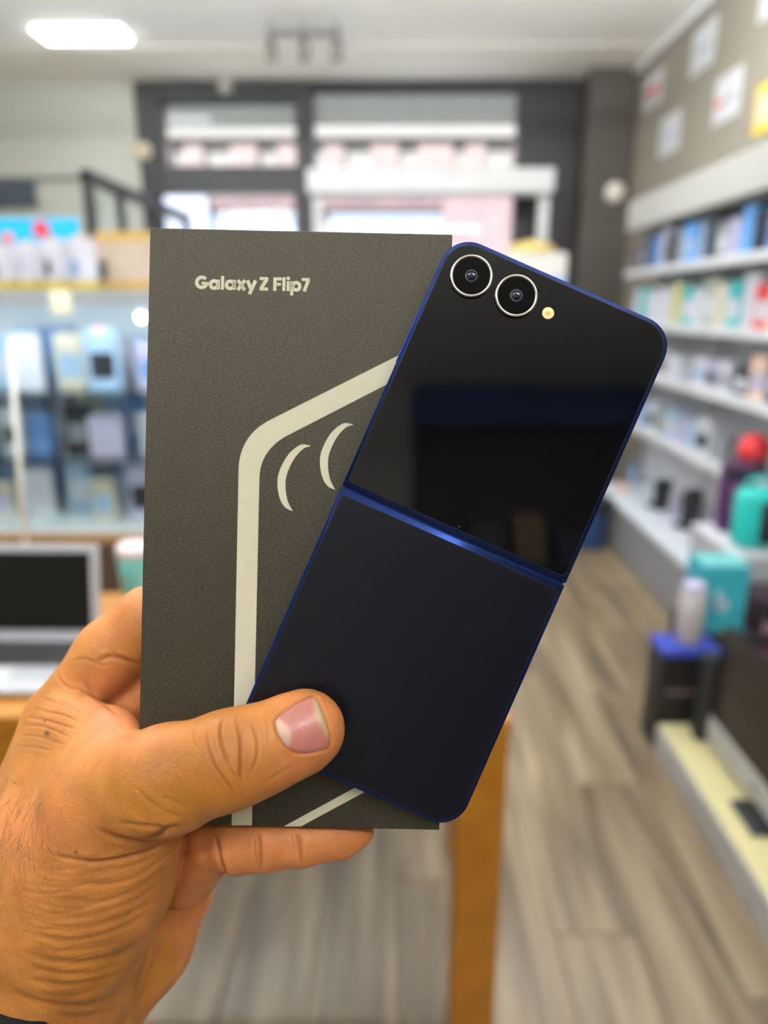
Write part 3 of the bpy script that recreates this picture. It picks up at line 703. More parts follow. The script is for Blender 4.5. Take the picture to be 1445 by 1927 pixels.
# small dark gadgets on top of the fascia near the yellow poster
for i, px in enumerate((1362, 1392, 1420)):
    c = W(px, 288 - 9 * i, X=GX + .12)
    t = empty('boxed_camera', (GX + .12, c.y, 2.06)); tag(t, 'small grey-blue gadget on top of the white fascia, %s from the pillar' % ORD[i], 'gadget', 'gadgets on the fascia')
    bx('body', (-.03, -.045, .0006), (.03, .045, .045), pkm(('grey', 'pale blue', 'navy')[i]), t, .006, 2); obj('knob', lathe_bm([(.015, .045), (.015, .06), (.002, .061)], 12), MB_, t)
# far end: blue bin against the shelving and a white stand with a yellow top behind the phone
bn2 = empty('waste_bin', (1.22, 4.25, 0)); tag(bn2, 'dark blue bin on the floor at the far end of the shelving', 'bin')
obj('body', lathe_bm([(.09, 0.001), (.10, .01), (.115, .30), (.12, .31), (.11, .31), (.105, .29), (.09, .02)], 24), mat('bin_blue', rgb(52, 84, 140), .45), bn2, True)
obj('liner', lathe_bm([(.122, .24), (.124, .315), (.110, .318)], 24), pkm('black'), bn2, True)
wz = W(1000, 470, Y=5.0)
st_ = empty('product_stand', (wz.x, 5.0, 0)); tag(st_, 'white product stand with a yellow topper beyond the phone', 'stand')
zz1 = W(1000, 478, Y=5.0).z; zz2 = W(1000, 452, Y=5.0).z; hw3 = (W(1062, 478, Y=5.0).x - W(940, 478, Y=5.0).x) / 2
bx('cabinet', (-hw3, -.15, 0.001), (hw3, .15, zz1), mat('stand_white', rgb(214, 210, 204), .5, vary=.03), st_, .02, 2)
obj('topper', lathe_bm([(.16, zz1), (.15, zz1 + .04), (.11, zz2 - .02), (.03, zz2), (.002, zz2)], 24), mat('topper_yellow', rgb(226, 200, 120), .5), st_, True)
bx('side_panel', (hw3 - .12, -.153, .4), (hw3 - .01, -.149, zz1 - .15), pkm('pale blue'), st_, 0)
# ================================================================== the box, the folding phone and the hand
MM = 0.001
# ---- retail box
BOX_D = 227.5                                  # distance of its front face from the lens, mm
BOX_ROT = math.radians(-1.25)
BW, BH, BT = 569.2 * BOX_D / FPX, 1122.0 * BOX_D / FPX, 27.0
bs = BOX_D / FPX
BOX_C = ((554.5 - CXP) * bs, -(995.5 - CYP) * bs)
box_matrix = CAM @ Matrix.Translation((BOX_C[0] * MM, BOX_C[1] * MM, -BOX_D * MM)) @ Matrix.Rotation(BOX_ROT, 4, 'Z')
def box_xy(px, py):
    """pixel -> box local mm (x right, y up)"""
    dx, dy = (px - 554.5) * bs, -(py - 995.5) * bs
    c, s = math.cos(-BOX_ROT), math.sin(-BOX_ROT)
    return (dx * c - dy * s, dx * s + dy * c)

def leatherette():
    m = bpy.data.materials.new('black_leatherette_paper'); m.use_nodes = True
    n = m.node_tree.nodes; L = m.node_tree.links; b = n['Principled BSDF']
    tc = n.new('ShaderNodeTexCoord')
    mp = n.new('ShaderNodeMapping'); mp.inputs['Scale'].default_value = (0.75, 1.7, 1); L.new(tc.outputs['Object'], mp.inputs['Vector'])
    nz = n.new('ShaderNodeTexNoise'); nz.inputs['Scale'].default_value = 1250; nz.inputs['Detail'].default_value = 4; nz.inputs['Roughness'].default_value = 0.65
    L.new(mp.outputs[0], nz.inputs['Vector'])
    cr = n.new('ShaderNodeValToRGB')
    cr.color_ramp.elements[0].position = 0.47; cr.color_ramp.elements[0].color = (0.0185, 0.0150, 0.0092, 1)
    cr.color_ramp.elements[1].position = 0.74; cr.color_ramp.elements[1].color = (0.062, 0.051, 0.0330, 1)
    L.new(nz.outputs['Fac'], cr.inputs['Fac']); L.new(cr.outputs[0], b.inputs['Base Color'])
    b.inputs['Roughness'].default_value = 0.45
    b.inputs['Specular IOR Level'].default_value = 0.55
    b.inputs['Specular Tint'].default_value = (1.0, 0.92, 0.74, 1)
    bp = n.new('ShaderNodeBump'); bp.inputs['Strength'].default_value = 0.5; bp.inputs['Distance'].default_value = 0.00025
    L.new(nz.outputs['Fac'], bp.inputs['Height']); L.new(bp.outputs['Normal'], b.inputs['Normal'])
    return m
M_BOX = leatherette()
M_PRINT = mat('cream_print', rgb(192, 184, 158), 0.55, vary=0.03, scale=300)
retail_box = empty('retail_box', matrix=box_matrix)
tag(retail_box, 'tall black textured retail box with cream line drawing held in the hand', 'box')
def scaled(bm, s=MM):
    for v in bm.verts: v.co *= s
    return bm
obj('base_tray', scaled(box_bm((-BW / 2 + .5, -BH / 2 + .5, -BT), (BW / 2 - .5, BH / 2 - .5, -BT * .45), 0.4, 2)), M_BOX, retail_box)
obj('lid', scaled(box_bm((-BW / 2, -BH / 2, -BT * .46), (BW / 2, BH / 2, 0), 0.35, 2)), M_BOX, retail_box)

def offset_band(center, width):
    """closed outline of a band along a polyline"""
    n = len(center); left, right = [], []
    for i, p in enumerate(center):
        a = center[max(i - 1, 0)]; b = center[min(i + 1, n - 1)]
        t = Vector((b[0] - a[0], b[1] - a[1])).normalized(); nn = Vector((-t.y, t.x))
        w = width[i] if isinstance(width, (list, tuple)) else width
        left.append((p[0] + nn.x * w / 2, p[1] + nn.y * w / 2)); right.append((p[0] - nn.x * w / 2, p[1] - nn.y * w / 2))
    return left, right
def band_bm(left, right, z0, z1, bm=None):
    bm = bm or bmesh.new()
    q = [[bm.verts.new((x, y, z)) for x, y in s] for z in (z0, z1) for s in (left, right)]
    lb, rb, lt, rt = q; n = len(left)
    for i in range(n - 1):
        for f in ((lt[i], lt[i + 1], rt[i + 1], rt[i]), (lb[i], rb[i], rb[i + 1], lb[i + 1]), (lb[i], lb[i + 1], lt[i + 1], lt[i]), (rb[i], rt[i], rt[i + 1], rb[i + 1])):
            bm.faces.new(f)
    for i in (0, n - 1):
        bm.faces.new((lb[i], lt[i], rt[i], rb[i]))
    return bm
PZ = 0.10
# phone outline drawn on the lid: two edge curves traced separately, rounded corner between
def bez(p0, p1, p2, n=12):
    return [tuple((1 - t) ** 2 * a + 2 * (1 - t) * t * b + t * t * c for a, b, c in zip(p0, p1, p2)) for t in [i / n for i in range(n + 1)]]
outer = [(436, 1553)] + bez((449, 885), (450, 822), (505, 792), 14) + [(795, 646)]
inner = [(474, 1553)] + bez((488, 900), (489, 850), (536, 822), 14) + [(795, 689)]
bm = band_bm([box_xy(*p) for p in outer], [box_xy(*p) for p in inner], 0.0, PZ)
obj('line_drawing', scaled(bm), M_PRINT, retail_box)
bm = band_bm([box_xy(*p) for p in [(534, 1555), (790, 1416)]], [box_xy(*p) for p in [(566, 1555), (790, 1434)]], 0.0, PZ)
obj('line_drawing', scaled(bm), M_PRINT, retail_box)
def crescent(oc, ic):
    def curve(pts, n=22):
        # Catmull-Rom through traced points
        P = [pts[0]] + pts + [pts[-1]]; out = []
        for i in range(1, len(P) - 2):
            for k in range(6):
                t = k / 6
                out.append(tuple(0.5 * (2 * P[i][j] + (P[i + 1][j] - P[i - 1][j]) * t + (2 * P[i - 1][j] - 5 * P[i][j] + 4 * P[i + 1][j] - P[i + 2][j]) * t * t + (3 * P[i][j] - P[i - 1][j] - 3 * P[i + 1][j] + P[i + 2][j]) * t ** 3) for j in (0, 1)))
        return out + [pts[-1]]
    return band_bm([box_xy(*p) for p in curve(oc)], [box_xy(*p) for p in curve(ic)], 0.0, PZ)
o1 = [(584, 839), (566, 837), (543, 855), (526, 886), (522, 912), (527, 939), (537, 955), (551, 962)]
i1 = [(584, 840), (570, 845), (553, 864), (540, 892), (537, 915), (540, 938), (545, 951), (551, 962)]
obj('crescent_print', scaled(crescent(o1, i1)), M_PRINT, retail_box)
o2 = [(664, 799), (646, 797), (623, 815), (606, 846), (602, 872), (607, 899), (617, 915), (631, 922)]
i2 = [(664, 800), (650, 805), (633, 824), (620, 852), (617, 875), (620, 898), (625, 911), (631, 922)]
obj('crescent_print', scaled(crescent(o2, i2)), M_PRINT, retail_box)
# lettering built from strokes in px units along the print's own baseline (x right, y up from the baseline)
def lettering():
    bm = bmesh.new(); T = 6.4
    o = box_xy(367, 544); k = bs
    # baseline tilts with the box: measured 367,544 -> 578,549
    def P(p): return (o[0] + p[0] * k, o[1] + p[1] * k)
    def stroke(pts, w=T):
        l, r = offset_band(pts, w)
        band_bm([P(p) for p in l], [P(p) for p in r], 0.0, PZ, bm)
    def arc(cx, cy, r, a0, a1, n=22, ry=None):
        ry = ry or r
        return [(cx + r * math.cos(math.radians(a0 + (a1 - a0) * i / n)), cy + ry * math.sin(math.radians(a0 + (a1 - a0) * i / n))) for i in range(n + 1)]
    # G
    stroke(arc(12.5, 12.8, 9.6, 42, 360)); stroke([(12, 11.2), (25.4, 11.2)], 5.2)
    # a (ring + stem)
    def a_(x):
        stroke(arc(x + 9.8, 9.2, 6.9, 0, 360)); stroke([(x + 17.6, 0), (x + 17.6, 18.6)], 5.8)
    a_(26)
    stroke([(51.5, 0), (51.5, 25.6)], 5.6)          # l
    a_(56)
    stroke([(80.4, 0), (93.6, 18.4)], 6.6); stroke([(80.4, 18.4), (93.6, 0)], 6.6)   # x
    stroke([(98.2, 18.4), (105.8, 1.5)], 6.4); stroke([(113.6, 18.4), (102.4, -7.4)], 6.4)   # y
    stroke([(121.4, 22.4), (137.2, 22.4)], 5.6); stroke([(121.4, 2.8), (137.6, 2.8)], 5.6)    # Z
    stroke([(124, 3.5), (134.8, 21.8)], 6.6)
    stroke([(150, 0), (150, 25.2)], 6.0); stroke([(150, 22.4), (163.0, 22.4)], 5.6); stroke([(150, 12.2), (161.4, 12.2)], 5.4)   # F
    stroke([(167, 0), (167, 25.6)], 5.6)            # l
    stroke([(175, 0), (175, 18.4)], 5.6)            # i
    stroke(arc(175, 23.8, 1.75, 0, 360, 14), 3.5)
    stroke([(182.2, -8.2), (182.2, 18.4)], 5.8); stroke(arc(190.2, 9.2, 6.9, 0, 360))   # p
    stroke([(200.2, 22.4), (215, 22.4)], 5.6); stroke([(213.2, 22.4), (205.4, 0)], 6.4)  # 7
    return bm
obj('lettering', scaled(lettering()), M_PRINT, retail_box)

# ---- folding phone
PH_D = 219.0                                  # distance of its rear faces from the lens, mm
ps = PH_D / FPX
PH_ROT = math.radians(-23.75)
PHW, PHL, PHT = 459 * ps, 1031.5 * ps, 6.6
phone_matrix = CAM @ Matrix.Translation(((855.6 - CXP) * ps * MM, -(1001.7 - CYP) * ps * MM, -PH_D * MM)) @ Matrix.Rotation(PH_ROT, 4, 'Z')
phone = empty('folding_phone', matrix=phone_matrix)
tag(phone, 'dark blue folding phone lying open across the black box, cameras at its top', 'phone')
M_FRAME = mat('blue_anodised_frame', (0.017, 0.040, 0.18, 1), 0.3, 0.85, vary=0.05, scale=400)
M_GLASS = mat('black_cover_glass', (0.0025, 0.0025, 0.0028, 1), 0.02, 0.0, spec=0.5)
M_MATTE = mat('navy_matte_glass', (0.0017, 0.0021, 0.0060, 1), 0.33, 0.0, vary=0.04, scale=500, spec=0.36)
M_BLACK = mat('black_gap', (0.002, 0.002, 0.003, 1), 0.6)
M_STEEL = mat('polished_lens_ring', (0.50, 0.455, 0.40, 1), 0.2, 1.0)
M_LENS = mat('lens_glass', (0.0008, 0.0008, 0.0012, 1), 0.03, 0.0, spec=0.2)
M_FLASH = mat('flash_diffuser', rgb(236, 214, 160), 0.35, vary=0.15, scale=500)
def rrect(x0, y0, x1, y1, rbl, rbr, rtr, rtl, n=10):
    pts = []
    for cx, cy, r, a in ((x0 + rbl, y0 + rbl, rbl, 180), (x1 - rbr, y0 + rbr, rbr, 270), (x1 - rtr, y1 - rtr, rtr, 0), (x0 + rtl, y1 - rtl, rtl, 90)):
        for i in range(n + 1):
            t = math.radians(a + 90 * i / n)
            pts.append((cx + r * math.cos(t), cy + r * math.sin(t)))
    return pts
hx, hy = PHW / 2, PHL / 2
HG = -1.05                                     # y of the fold gap (mm)
up_body = obj('upper_frame', scaled(prism_bm(rrect(-hx, HG + .30, hx, hy, .5, .5, 9.2, 9.2), -PHT, 0, None, 0.85, 3)), M_FRAME, phone, True)
lo_body = obj('lower_frame', scaled(prism_bm(rrect(-hx, -hy, hx, HG - .30, 9.2, 9.2, .5, .5), -PHT, 0, None, 0.85, 3)), M_FRAME, phone, True)
ins = 1.25
obj('cover_glass', scaled(prism_bm(rrect(-hx + ins, HG + 2.3, hx - ins, hy - ins, 1.4, 1.4, 8.0, 8.0), -.4, 0.10, None, 0.12, 2)), M_GLASS, up_body)
obj('rear_panel', scaled(prism_bm(rrect(-hx + ins, -hy + ins, hx - ins, HG - 2.4, 8.0, 8.0, 1.4, 1.4), -.4, 0.08, None, 0.1, 2)), M_MATTE, lo_body)
obj('panel_gap', scaled(prism_bm(rrect(-hx + ins - .18, -hy + ins - .18, hx - ins + .18, HG - 2.4 + .18, 8.2, 8.2, 1.5, 1.5), -.4, 0.02)), M_BLACK, lo_body)
obj('glass_gap', scaled(prism_bm(rrect(-hx + ins - .16, HG + 2.3 - .16, hx - ins + .16, hy - ins + .16, 1.5, 1.5, 8.2, 8.2), -.4, 0.02)), M_BLACK, up_body)
# hinge spine between the halves: a recessed rounded bar
hb = bmesh.new()
prof = [(-.55, -1.6), (-.55, -.62), (-.2, -.42), (.2, -.42), (.55, -.62), (.55, -1.6)]
a = [hb.verts.new((-hx + .6, HG + y, z)) for y, z in prof]; c = [hb.verts.new((hx - .6, HG + y, z)) for y, z in prof]
for i in range(len(prof)):
    j = (i + 1) % len(prof); hb.faces.new((a[i], a[j], c[j], c[i]))
hb.faces.new(a); hb.faces.new(c)
obj('hinge_spine', scaled(hb), M_FRAME, phone)
obj('volume_key', scaled(box_bm((-hx - .45, 41.4, -PHT * .72), (-hx + .3, 59.6, -PHT * .30), .3, 2)), M_FRAME, up_body)
M_ANT = mat('antenna_band', rgb(58, 66, 118), 0.5, vary=0.05)
for x, y in ((-hx, -54.0), (hx, -56.5), (hx, -13.0)):
    sgn = 1 if x > 0 else -1
    obj('antenna_band', scaled(box_bm((min(x - sgn * .7, x + sgn * .04), y - .55, -PHT * .8), (max(x - sgn * .7, x + sgn * .04), y + .55, -.25), 0.05)), M_ANT, lo_body)
obj('antenna_band', scaled(box_bm((9.3, -hy - .04, -PHT * .8), (10.4, -hy + .7, -.25), 0.05)), M_ANT, lo_body)
for lx, ly in ((-27.1, 74.1), (-12.05, 74.1)):
    cam_ring = obj('camera_lens', scaled(lathe_bm([(6.6, 0.0), (6.6, 1.0), (6.45, 1.22), (6.15, 1.28), (5.75, 1.2), (5.7, .95), (5.7, 0.0)], 48)), M_STEEL, phone, True)
    cam_ring.location = (lx * MM, ly * MM, 0.1 * MM)
    g = obj('lens_cover', scaled(lathe_bm([(5.7, 0.3), (5.7, 0.92), (5.6, 0.95), (0.02, 0.955)], 48)), M_LENS, cam_ring, False)
    M_INNER = mat('lens_barrel', (0.006, 0.006, 0.009, 1), 0.35)
    obj('lens_barrel', scaled(lathe_bm([(2.1, .9), (2.1, .965), (1.5, .97), (1.45, .94)], 32)), M_INNER, cam_ring, True)
    M_EYE = mat('coated_lens', (0.006, 0.009, 0.028, 1), 0.05, 0.0, coat=0.2)
    obj('lens_element', scaled(lathe_bm([(1.3, .95), (1.1, 1.0), (.7, 1.04), (.3, 1.06), (.02, 1.065)], 32)), M_EYE, cam_ring, True)
fl = obj('flash', scaled(lathe_bm([(1.85, 0), (1.85, .12), (1.7, .2), (.9, .26), (.02, .28)], 32)), M_FLASH, phone, True)
fl.location = (-0.87 * MM, 73.4 * MM, 0.1 * MM)
M_LED = mat('flash_chip', rgb(240, 190, 60), 0.3)
obj('flash_chip', scaled(lathe_bm([(.75, .2), (.7, .30), (.02, .33)], 16)), M_LED, fl, True)
obj('microphone_hole', scaled(lathe_bm([(.28, 0.1), (.28, .13), (.02, .13)], 12)), mat('microphone_mesh', (0.05, 0.05, 0.06, 1), .5), phone).location = (0.5 * MM, HG * MM * 0 + 2.2 * MM, 0)
# ---- the hand: one continuous surface grown from blended tapered volumes
def hp(px, py, d):
    return np.array(((px - CXP) * d / FPX, (py - CYP) * d / FPX, d), dtype=np.float32)
VOX = 1.15
LO = np.array((-172.0, 22.0, 192.0), dtype=np.float32); HI = np.array((4.0, 236.0, 316.0), dtype=np.float32)
NG = np.ceil((HI - LO) / VOX).astype(int) + 1
gx = (LO[0] + VOX * np.arange(NG[0], dtype=np.float32))[:, None, None]
gy = (LO[1] + VOX * np.arange(NG[1], dtype=np.float32))[None, :, None]
gz = (LO[2] + VOX * np.arange(NG[2], dtype=np.float32))[None, None, :]

def cone_sdf(X, Y, Z, a, ra, b, rb, flat=None):
    ab = b - a; L2 = float(ab @ ab)
    px_, py_, pz_ = X - a[0], Y - a[1], Z - a[2]
    t = np.clip((px_ * ab[0] + py_ * ab[1] + pz_ * ab[2]) / L2, 0, 1)
    qx, qy, qz = px_ - t * ab[0], py_ - t * ab[1], pz_ - t * ab[2]
    q2 = qx * qx + qy * qy + qz * qz
    if flat is not None:
        n, f = flat
        qn = qx * n[0] + qy * n[1] + qz * n[2]
        q2 = q2 + qn * qn * (1 / (f * f) - 1)
    return np.sqrt(q2) - (ra + (rb - ra) * t)
def smin(a, b, k):
    h = np.maximum(k - np.abs(a - b), 0) / k
    return np.minimum(a, b) - h * h * k * 0.25
VIEW = np.array((0, 0, 1.0), dtype=np.float32)
def nrm(v):
    v = np.array(v, dtype=np.float32); return v / np.linalg.norm(v)
PALM_FRONT = [  # (pixel x, pixel y, depth mm), radius mm -> same, blend, flattening
    ((128, 1830, 258), 25, (54, 1945, 262), 27, 12, None),
    ((54, 1945, 262), 27, (-215, 2260, 266), 31, 14, None),
    # thumb metacarpal and thenar eminence
    ((196, 1500, 228), 17, (110, 1700, 246), 24, 12, None),
    ((232, 1585, 232), 15.5, (174, 1730, 244), 21.5, 12, None),
    ((266, 1570, 231), 11.5, (236, 1665, 237), 14.8, 10, None),
    ((90, 1560, 250), 19, (110, 1780, 256), 26, 14, None),
    ((112, 1352, 268), 12.5, (36, 1600, 266), 18, 10, None),
    ((36, 1600, 266), 18, (90, 1800, 264), 24, 12, None),
    # first web, a ridge from the index knuckle to the thumb
    ((136, 1350, 256), 9.5, (203, 1384, 240), 8.2, 8, None),
    ((203, 1384, 240), 8.2, (268, 1444, 217), 7.2, 6, None),
    ((110, 1430, 256), 12, (190, 1455, 238), 12, 12, None),
]
PALM_BACK = [
    ((150, 1450, 286), 13, (110, 1720, 280), 18, 12, None),
    ((195, 1545, 292), 13, (150, 1760, 284), 18, 12, None),
    ((275, 1640, 290), 12, (190, 1800, 280), 18, 12, None),
    # hypothenar edge of the palm
    ((350, 1678, 276), 10.8, (278, 1778, 276), 14.8, 8, None),
    ((276, 1778, 276), 14.5, (150, 1915, 270), 22, 12, None),
    # hollow of the palm
    ((170, 1420, 280), 11, (240, 1600, 284), 14, 14, None),
]
THUMB = [
    ((196, 1500, 228), 17, (318, 1466, 212), 14.6, 10, (VIEW, 0.92)),
    ((318, 1466, 212), 14.6, (432, 1429, 206.5), 12.7, 8, (VIEW, 0.88)),
    ((432, 1429, 206.5), 12.7, (505, 1405, 208.0), 11.4, 8, (VIEW, 0.84)),
    ((505, 1405, 208.0), 11.4, (567, 1377, 210.2), 11.4, 6, (VIEW, 0.76)),
    ((567, 1377, 210.2), 11.2, (578, 1370, 210.8), 10.4, 5, (VIEW, 0.74)),
]
INDEX = [((112, 1352, 268), 12.5, (215, 1232, 270), 13.6, 8, None), ((215, 1232, 270), 13.6, (285, 1172, 270), 13.2, 6, None),
         ((285, 1172, 270), 13.0, (350, 1140, 268), 10.5, 6, None), ((350, 1140, 268), 10.5, (470, 1128, 265.5), 8.8, 4, None), ((470, 1128, 265.5), 8.8, (560, 1140, 264), 7.6, 4, None)]
MIDDLE = [((150, 1450, 284), 13, (262, 1318, 276), 12.0, 6, None), ((262, 1318, 276), 12, (360, 1268, 271), 10.5, 4, None), ((360, 1268, 271), 10.5, (520, 1240, 266.5), 9.2, 4, None), ((520, 1240, 266.5), 9.2, (620, 1246, 264.5), 7.8, 4, None)]
RING = [((195, 1545, 290), 13, (300, 1425, 280), 11.5, 6, None), ((300, 1425, 280), 11.5, (390, 1380, 272), 10.2, 4, None), ((390, 1380, 272), 10.2, (540, 1360, 266.5), 9.0, 4, None), ((540, 1360, 266.5), 9.0, (640, 1365, 264.5), 7.6, 4, None)]
BBY = (1556.0 - CYP) * BOX_D / FPX          # level of the box's underside, mm below the optical axis
def under(px, d, r, dy=0.0):
    """a point of the little finger: it carries the box's underside"""
    y = BBY + r * 0.97 + 0.022 * (px - 550) * d / FPX + dy
    return (px, y * FPX / d + CYP, d)
LITTLE = [((275, 1640, 284), 12, (352, 1645, 262), 10.6, 6, None),
          ((352, 1645, 262), 10.6, under(408, 246, 10.6, 1.2), 10.6, 3, None),
          (under(408, 246, 10.4, 1.2), 10.4, under(452, 240, 10.6), 10.6, 2.0, None),
          (under(452, 240, 10.6), 10.6, under(492, 238, 9.6), 9.6, 2.0, None),
          (under(505, 238, 9.7), 9.7, under(560, 238, 8.7), 8.7, 2.2, None),
          (under(575, 238, 8.7), 8.8, under(640, 239, 7.4), 7.4, 2.4, None),
          (under(640, 239, 7.4), 7.4, under(672, 240, 6.2), 6.0, 3, None)]
def chain(X, Y, Z, prims, d0=None):
    d = d0
    for a, ra, b, rb, k, flat in prims:
        c = cone_sdf(X, Y, Z, hp(*a), ra, hp(*b), rb, flat)
        d = c if d is None else smin(d, c, k)
    return d
_cb, _sb = math.cos(BOX_ROT), math.sin(BOX_ROT)
_cp, _sp = math.cos(PH_ROT), math.sin(PH_ROT)
def hand_sdf(X, Y, Z):
    palm = smin(chain(X, Y, Z, PALM_FRONT), chain(X, Y, Z, PALM_BACK), 4.5)
    d = smin(palm, chain(X, Y, Z, THUMB), 6.0)
    d = smin(d, chain(X, Y, Z, INDEX), 3.0)
    d = smin(d, chain(X, Y, Z, MIDDLE), 2.5)
    d = smin(d, chain(X, Y, Z, RING), 2.0)
    d = smin(d, chain(X, Y, Z, LITTLE), 2.5)
    # the skin gives way to the box and the phone it holds
    xr, yr = X - BOX_C[0], -Y - BOX_C[1]
    bx_, by_ = xr * _cb + yr * _sb, -xr * _sb + yr * _cb
    qx, qy, qz = np.abs(bx_) - BW / 2, np.abs(by_) - BH / 2, np.abs(Z - BOX_D - BT / 2) - BT / 2
    bd = np.maximum(np.maximum(qx, qy), qz) - 0.25
    d = np.maximum(d, -bd)
    xr, yr = X - (855.6 - CXP) * ps, -Y + (1001.7 - CYP) * ps
    bx_, by_ = xr * _cp + yr * _sp, -xr * _sp + yr * _cp
    qx, qy, qz = np.abs(bx_) - PHW / 2, np.abs(by_) - PHL / 2, np.abs(Z - PH_D - PHT / 2) - PHT / 2
    bd = np.maximum(np.maximum(qx, qy), qz) - 0.2
    return np.maximum(d, -bd)

def surface_nets(V):
    S = V < 0
    nx, ny, nz = V.shape
    acc = np.zeros((nx - 1, ny - 1, nz - 1, 3), dtype=np.float32); cnt = np.zeros((nx - 1, ny - 1, nz - 1), dtype=np.float32)
    for ax in range(3):
        o1, o2 = [i for i in range(3) if i != ax]
        for u in (0, 1):
            for v in (0, 1):
                s0 = [slice(0, -1)] * 3; s0[o1] = slice(u, V.shape[o1] - 1 + u); s0[o2] = slice(v, V.shape[o2] - 1 + v)
                s1 = list(s0); s0[ax] = slice(0, -1); s1[ax] = slice(1, None)
                A, B = V[tuple(s0)], V[tuple(s1)]
                cross = (A < 0) != (B < 0)
                t = np.where(cross, A / np.where(A == B, 1, A - B), 0)
                cnt += cross
                acc[..., ax] += t
                acc[..., o1] += cross * u; acc[..., o2] += cross * v
    cell = cnt > 0
    idx = -np.ones(cell.shape, dtype=np.int64); idx[cell] = np.arange(cell.sum())
    base = np.argwhere(cell).astype(np.float32)
    verts = (base + acc[cell] / cnt[cell][:, None]) * VOX + LO
    quads = []
    for ax in range(3):
        o1, o2 = [(1, 2), (2, 0), (0, 1)][ax]
        s0 = [slice(1, -1)] * 3; s1 = [slice(1, -1)] * 3
        s0[ax] = slice(0, -1); s1[ax] = slice(1, None)
        A, B = S[tuple(s0)], S[tuple(s1)]
        e = np.argwhere(A != B); flip = A[A != B]
        off = np.array([1, 1, 1]); off[ax] = 0
        g = e + off
        def at(d1, d2):
            c = g.copy(); c[:, o1] -= d1; c[:, o2] -= d2
            return idx[c[:, 0], c[:, 1], c[:, 2]]
        q = np.stack([at(1, 1), at(0, 1), at(0, 0), at(1, 0)], 1)
        q[~flip] = q[~flip][:, ::-1]
        quads.append(q)
    return verts, np.concatenate(quads)
SD = hand_sdf(gx, gy, gz)
HV, HQ = surface_nets(SD)
del SD
me0 = bpy.data.meshes.new('hand_coarse')
me0.from_pydata(HV.tolist(), [], HQ.tolist())
tmp = bpy.data.objects.new('hand_coarse', me0); COL.objects.link(tmp)
sm = tmp.modifiers.new('smooth', 'SMOOTH'); sm.factor = 0.5; sm.iterations = 3
sub = tmp.modifiers.new('sub', 'SUBSURF'); sub.levels = 2; sub.render_levels = 2
dg = bpy.context.evaluated_depsgraph_get()
me = bpy.data.meshes.new_from_object(tmp.evaluated_get(dg))
bpy.data.objects.remove(tmp); bpy.data.meshes.remove(me0)
nv = len(me.vertices)
co = np.empty(nv * 3, dtype=np.float32); me.vertices.foreach_get('co', co); co = co.reshape(-1, 3)
no = np.empty(nv * 3, dtype=np.float32); me.vertex_normals.foreach_get('vector', no); no = no.reshape(-1, 3)
U = co[:, 0] * FPX / co[:, 2] + CXP; Vv = co[:, 1] * FPX / co[:, 2] + CYP
front = np.clip((-(no * co).sum(1) / np.linalg.norm(co, axis=1) - 0.02) / 0.25, 0, 1)

def spline(pts, n=10):
    P = [pts[0]] + list(pts) + [pts[-1]]; out = []
    for i in range(1, len(P) - 2):
        for k in range(n):
            t = k / n
            out.append([0.5 * (2 * P[i][j] + (P[i + 1][j] - P[i - 1][j]) * t + (2 * P[i - 1][j] - 5 * P[i][j] + 4 * P[i + 1][j] - P[i + 2][j]) * t * t + (3 * P[i][j] - P[i - 1][j] - 3 * P[i + 1][j] + P[i + 2][j]) * t ** 3) for j in (0, 1)])
    out.append(list(pts[-1]))
    return np.array(out, dtype=np.float32)
def near_curve(pts, w, dmax=None, dmin=None):
    """indices, distance and position along a curve for camera-side vertices near it"""
    c = spline(pts); R = 4.5 * w
    lo, hi = c.min(0) - R, c.max(0) + R
    sel = (U > lo[0]) & (U < hi[0]) & (Vv > lo[1]) & (Vv < hi[1]) & (front > 0)
    if dmax is not None: sel &= co[:, 2] < dmax
    if dmin is not None: sel &= co[:, 2] > dmin
    ii = np.nonzero(sel)[0]
    best = np.full(len(ii), 1e9, dtype=np.float32); along = np.zeros(len(ii), dtype=np.float32)
    p = np.stack([U[ii], Vv[ii]], 1); m = len(c) - 1
    for s in range(m):
        ab = c[s + 1] - c[s]; t = np.clip(((p - c[s]) @ ab) / max(float(ab @ ab), 1e-6), 0, 1)
        dd = np.hypot(*(p - c[s] - t[:, None] * ab).T)
        u = dd < best; best[u] = dd[u]; along[u] = (s + t[u]) / m
    return ii, best, along
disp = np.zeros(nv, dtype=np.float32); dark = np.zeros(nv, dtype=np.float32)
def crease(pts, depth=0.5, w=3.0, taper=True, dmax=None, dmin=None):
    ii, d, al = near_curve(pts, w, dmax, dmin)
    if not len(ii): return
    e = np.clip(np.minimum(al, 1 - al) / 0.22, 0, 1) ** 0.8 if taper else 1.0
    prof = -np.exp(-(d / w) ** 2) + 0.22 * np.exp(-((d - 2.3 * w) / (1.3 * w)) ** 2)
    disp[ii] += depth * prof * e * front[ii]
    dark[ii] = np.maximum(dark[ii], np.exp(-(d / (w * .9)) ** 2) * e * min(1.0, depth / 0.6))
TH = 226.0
rs0 = np.random.RandomState(8)
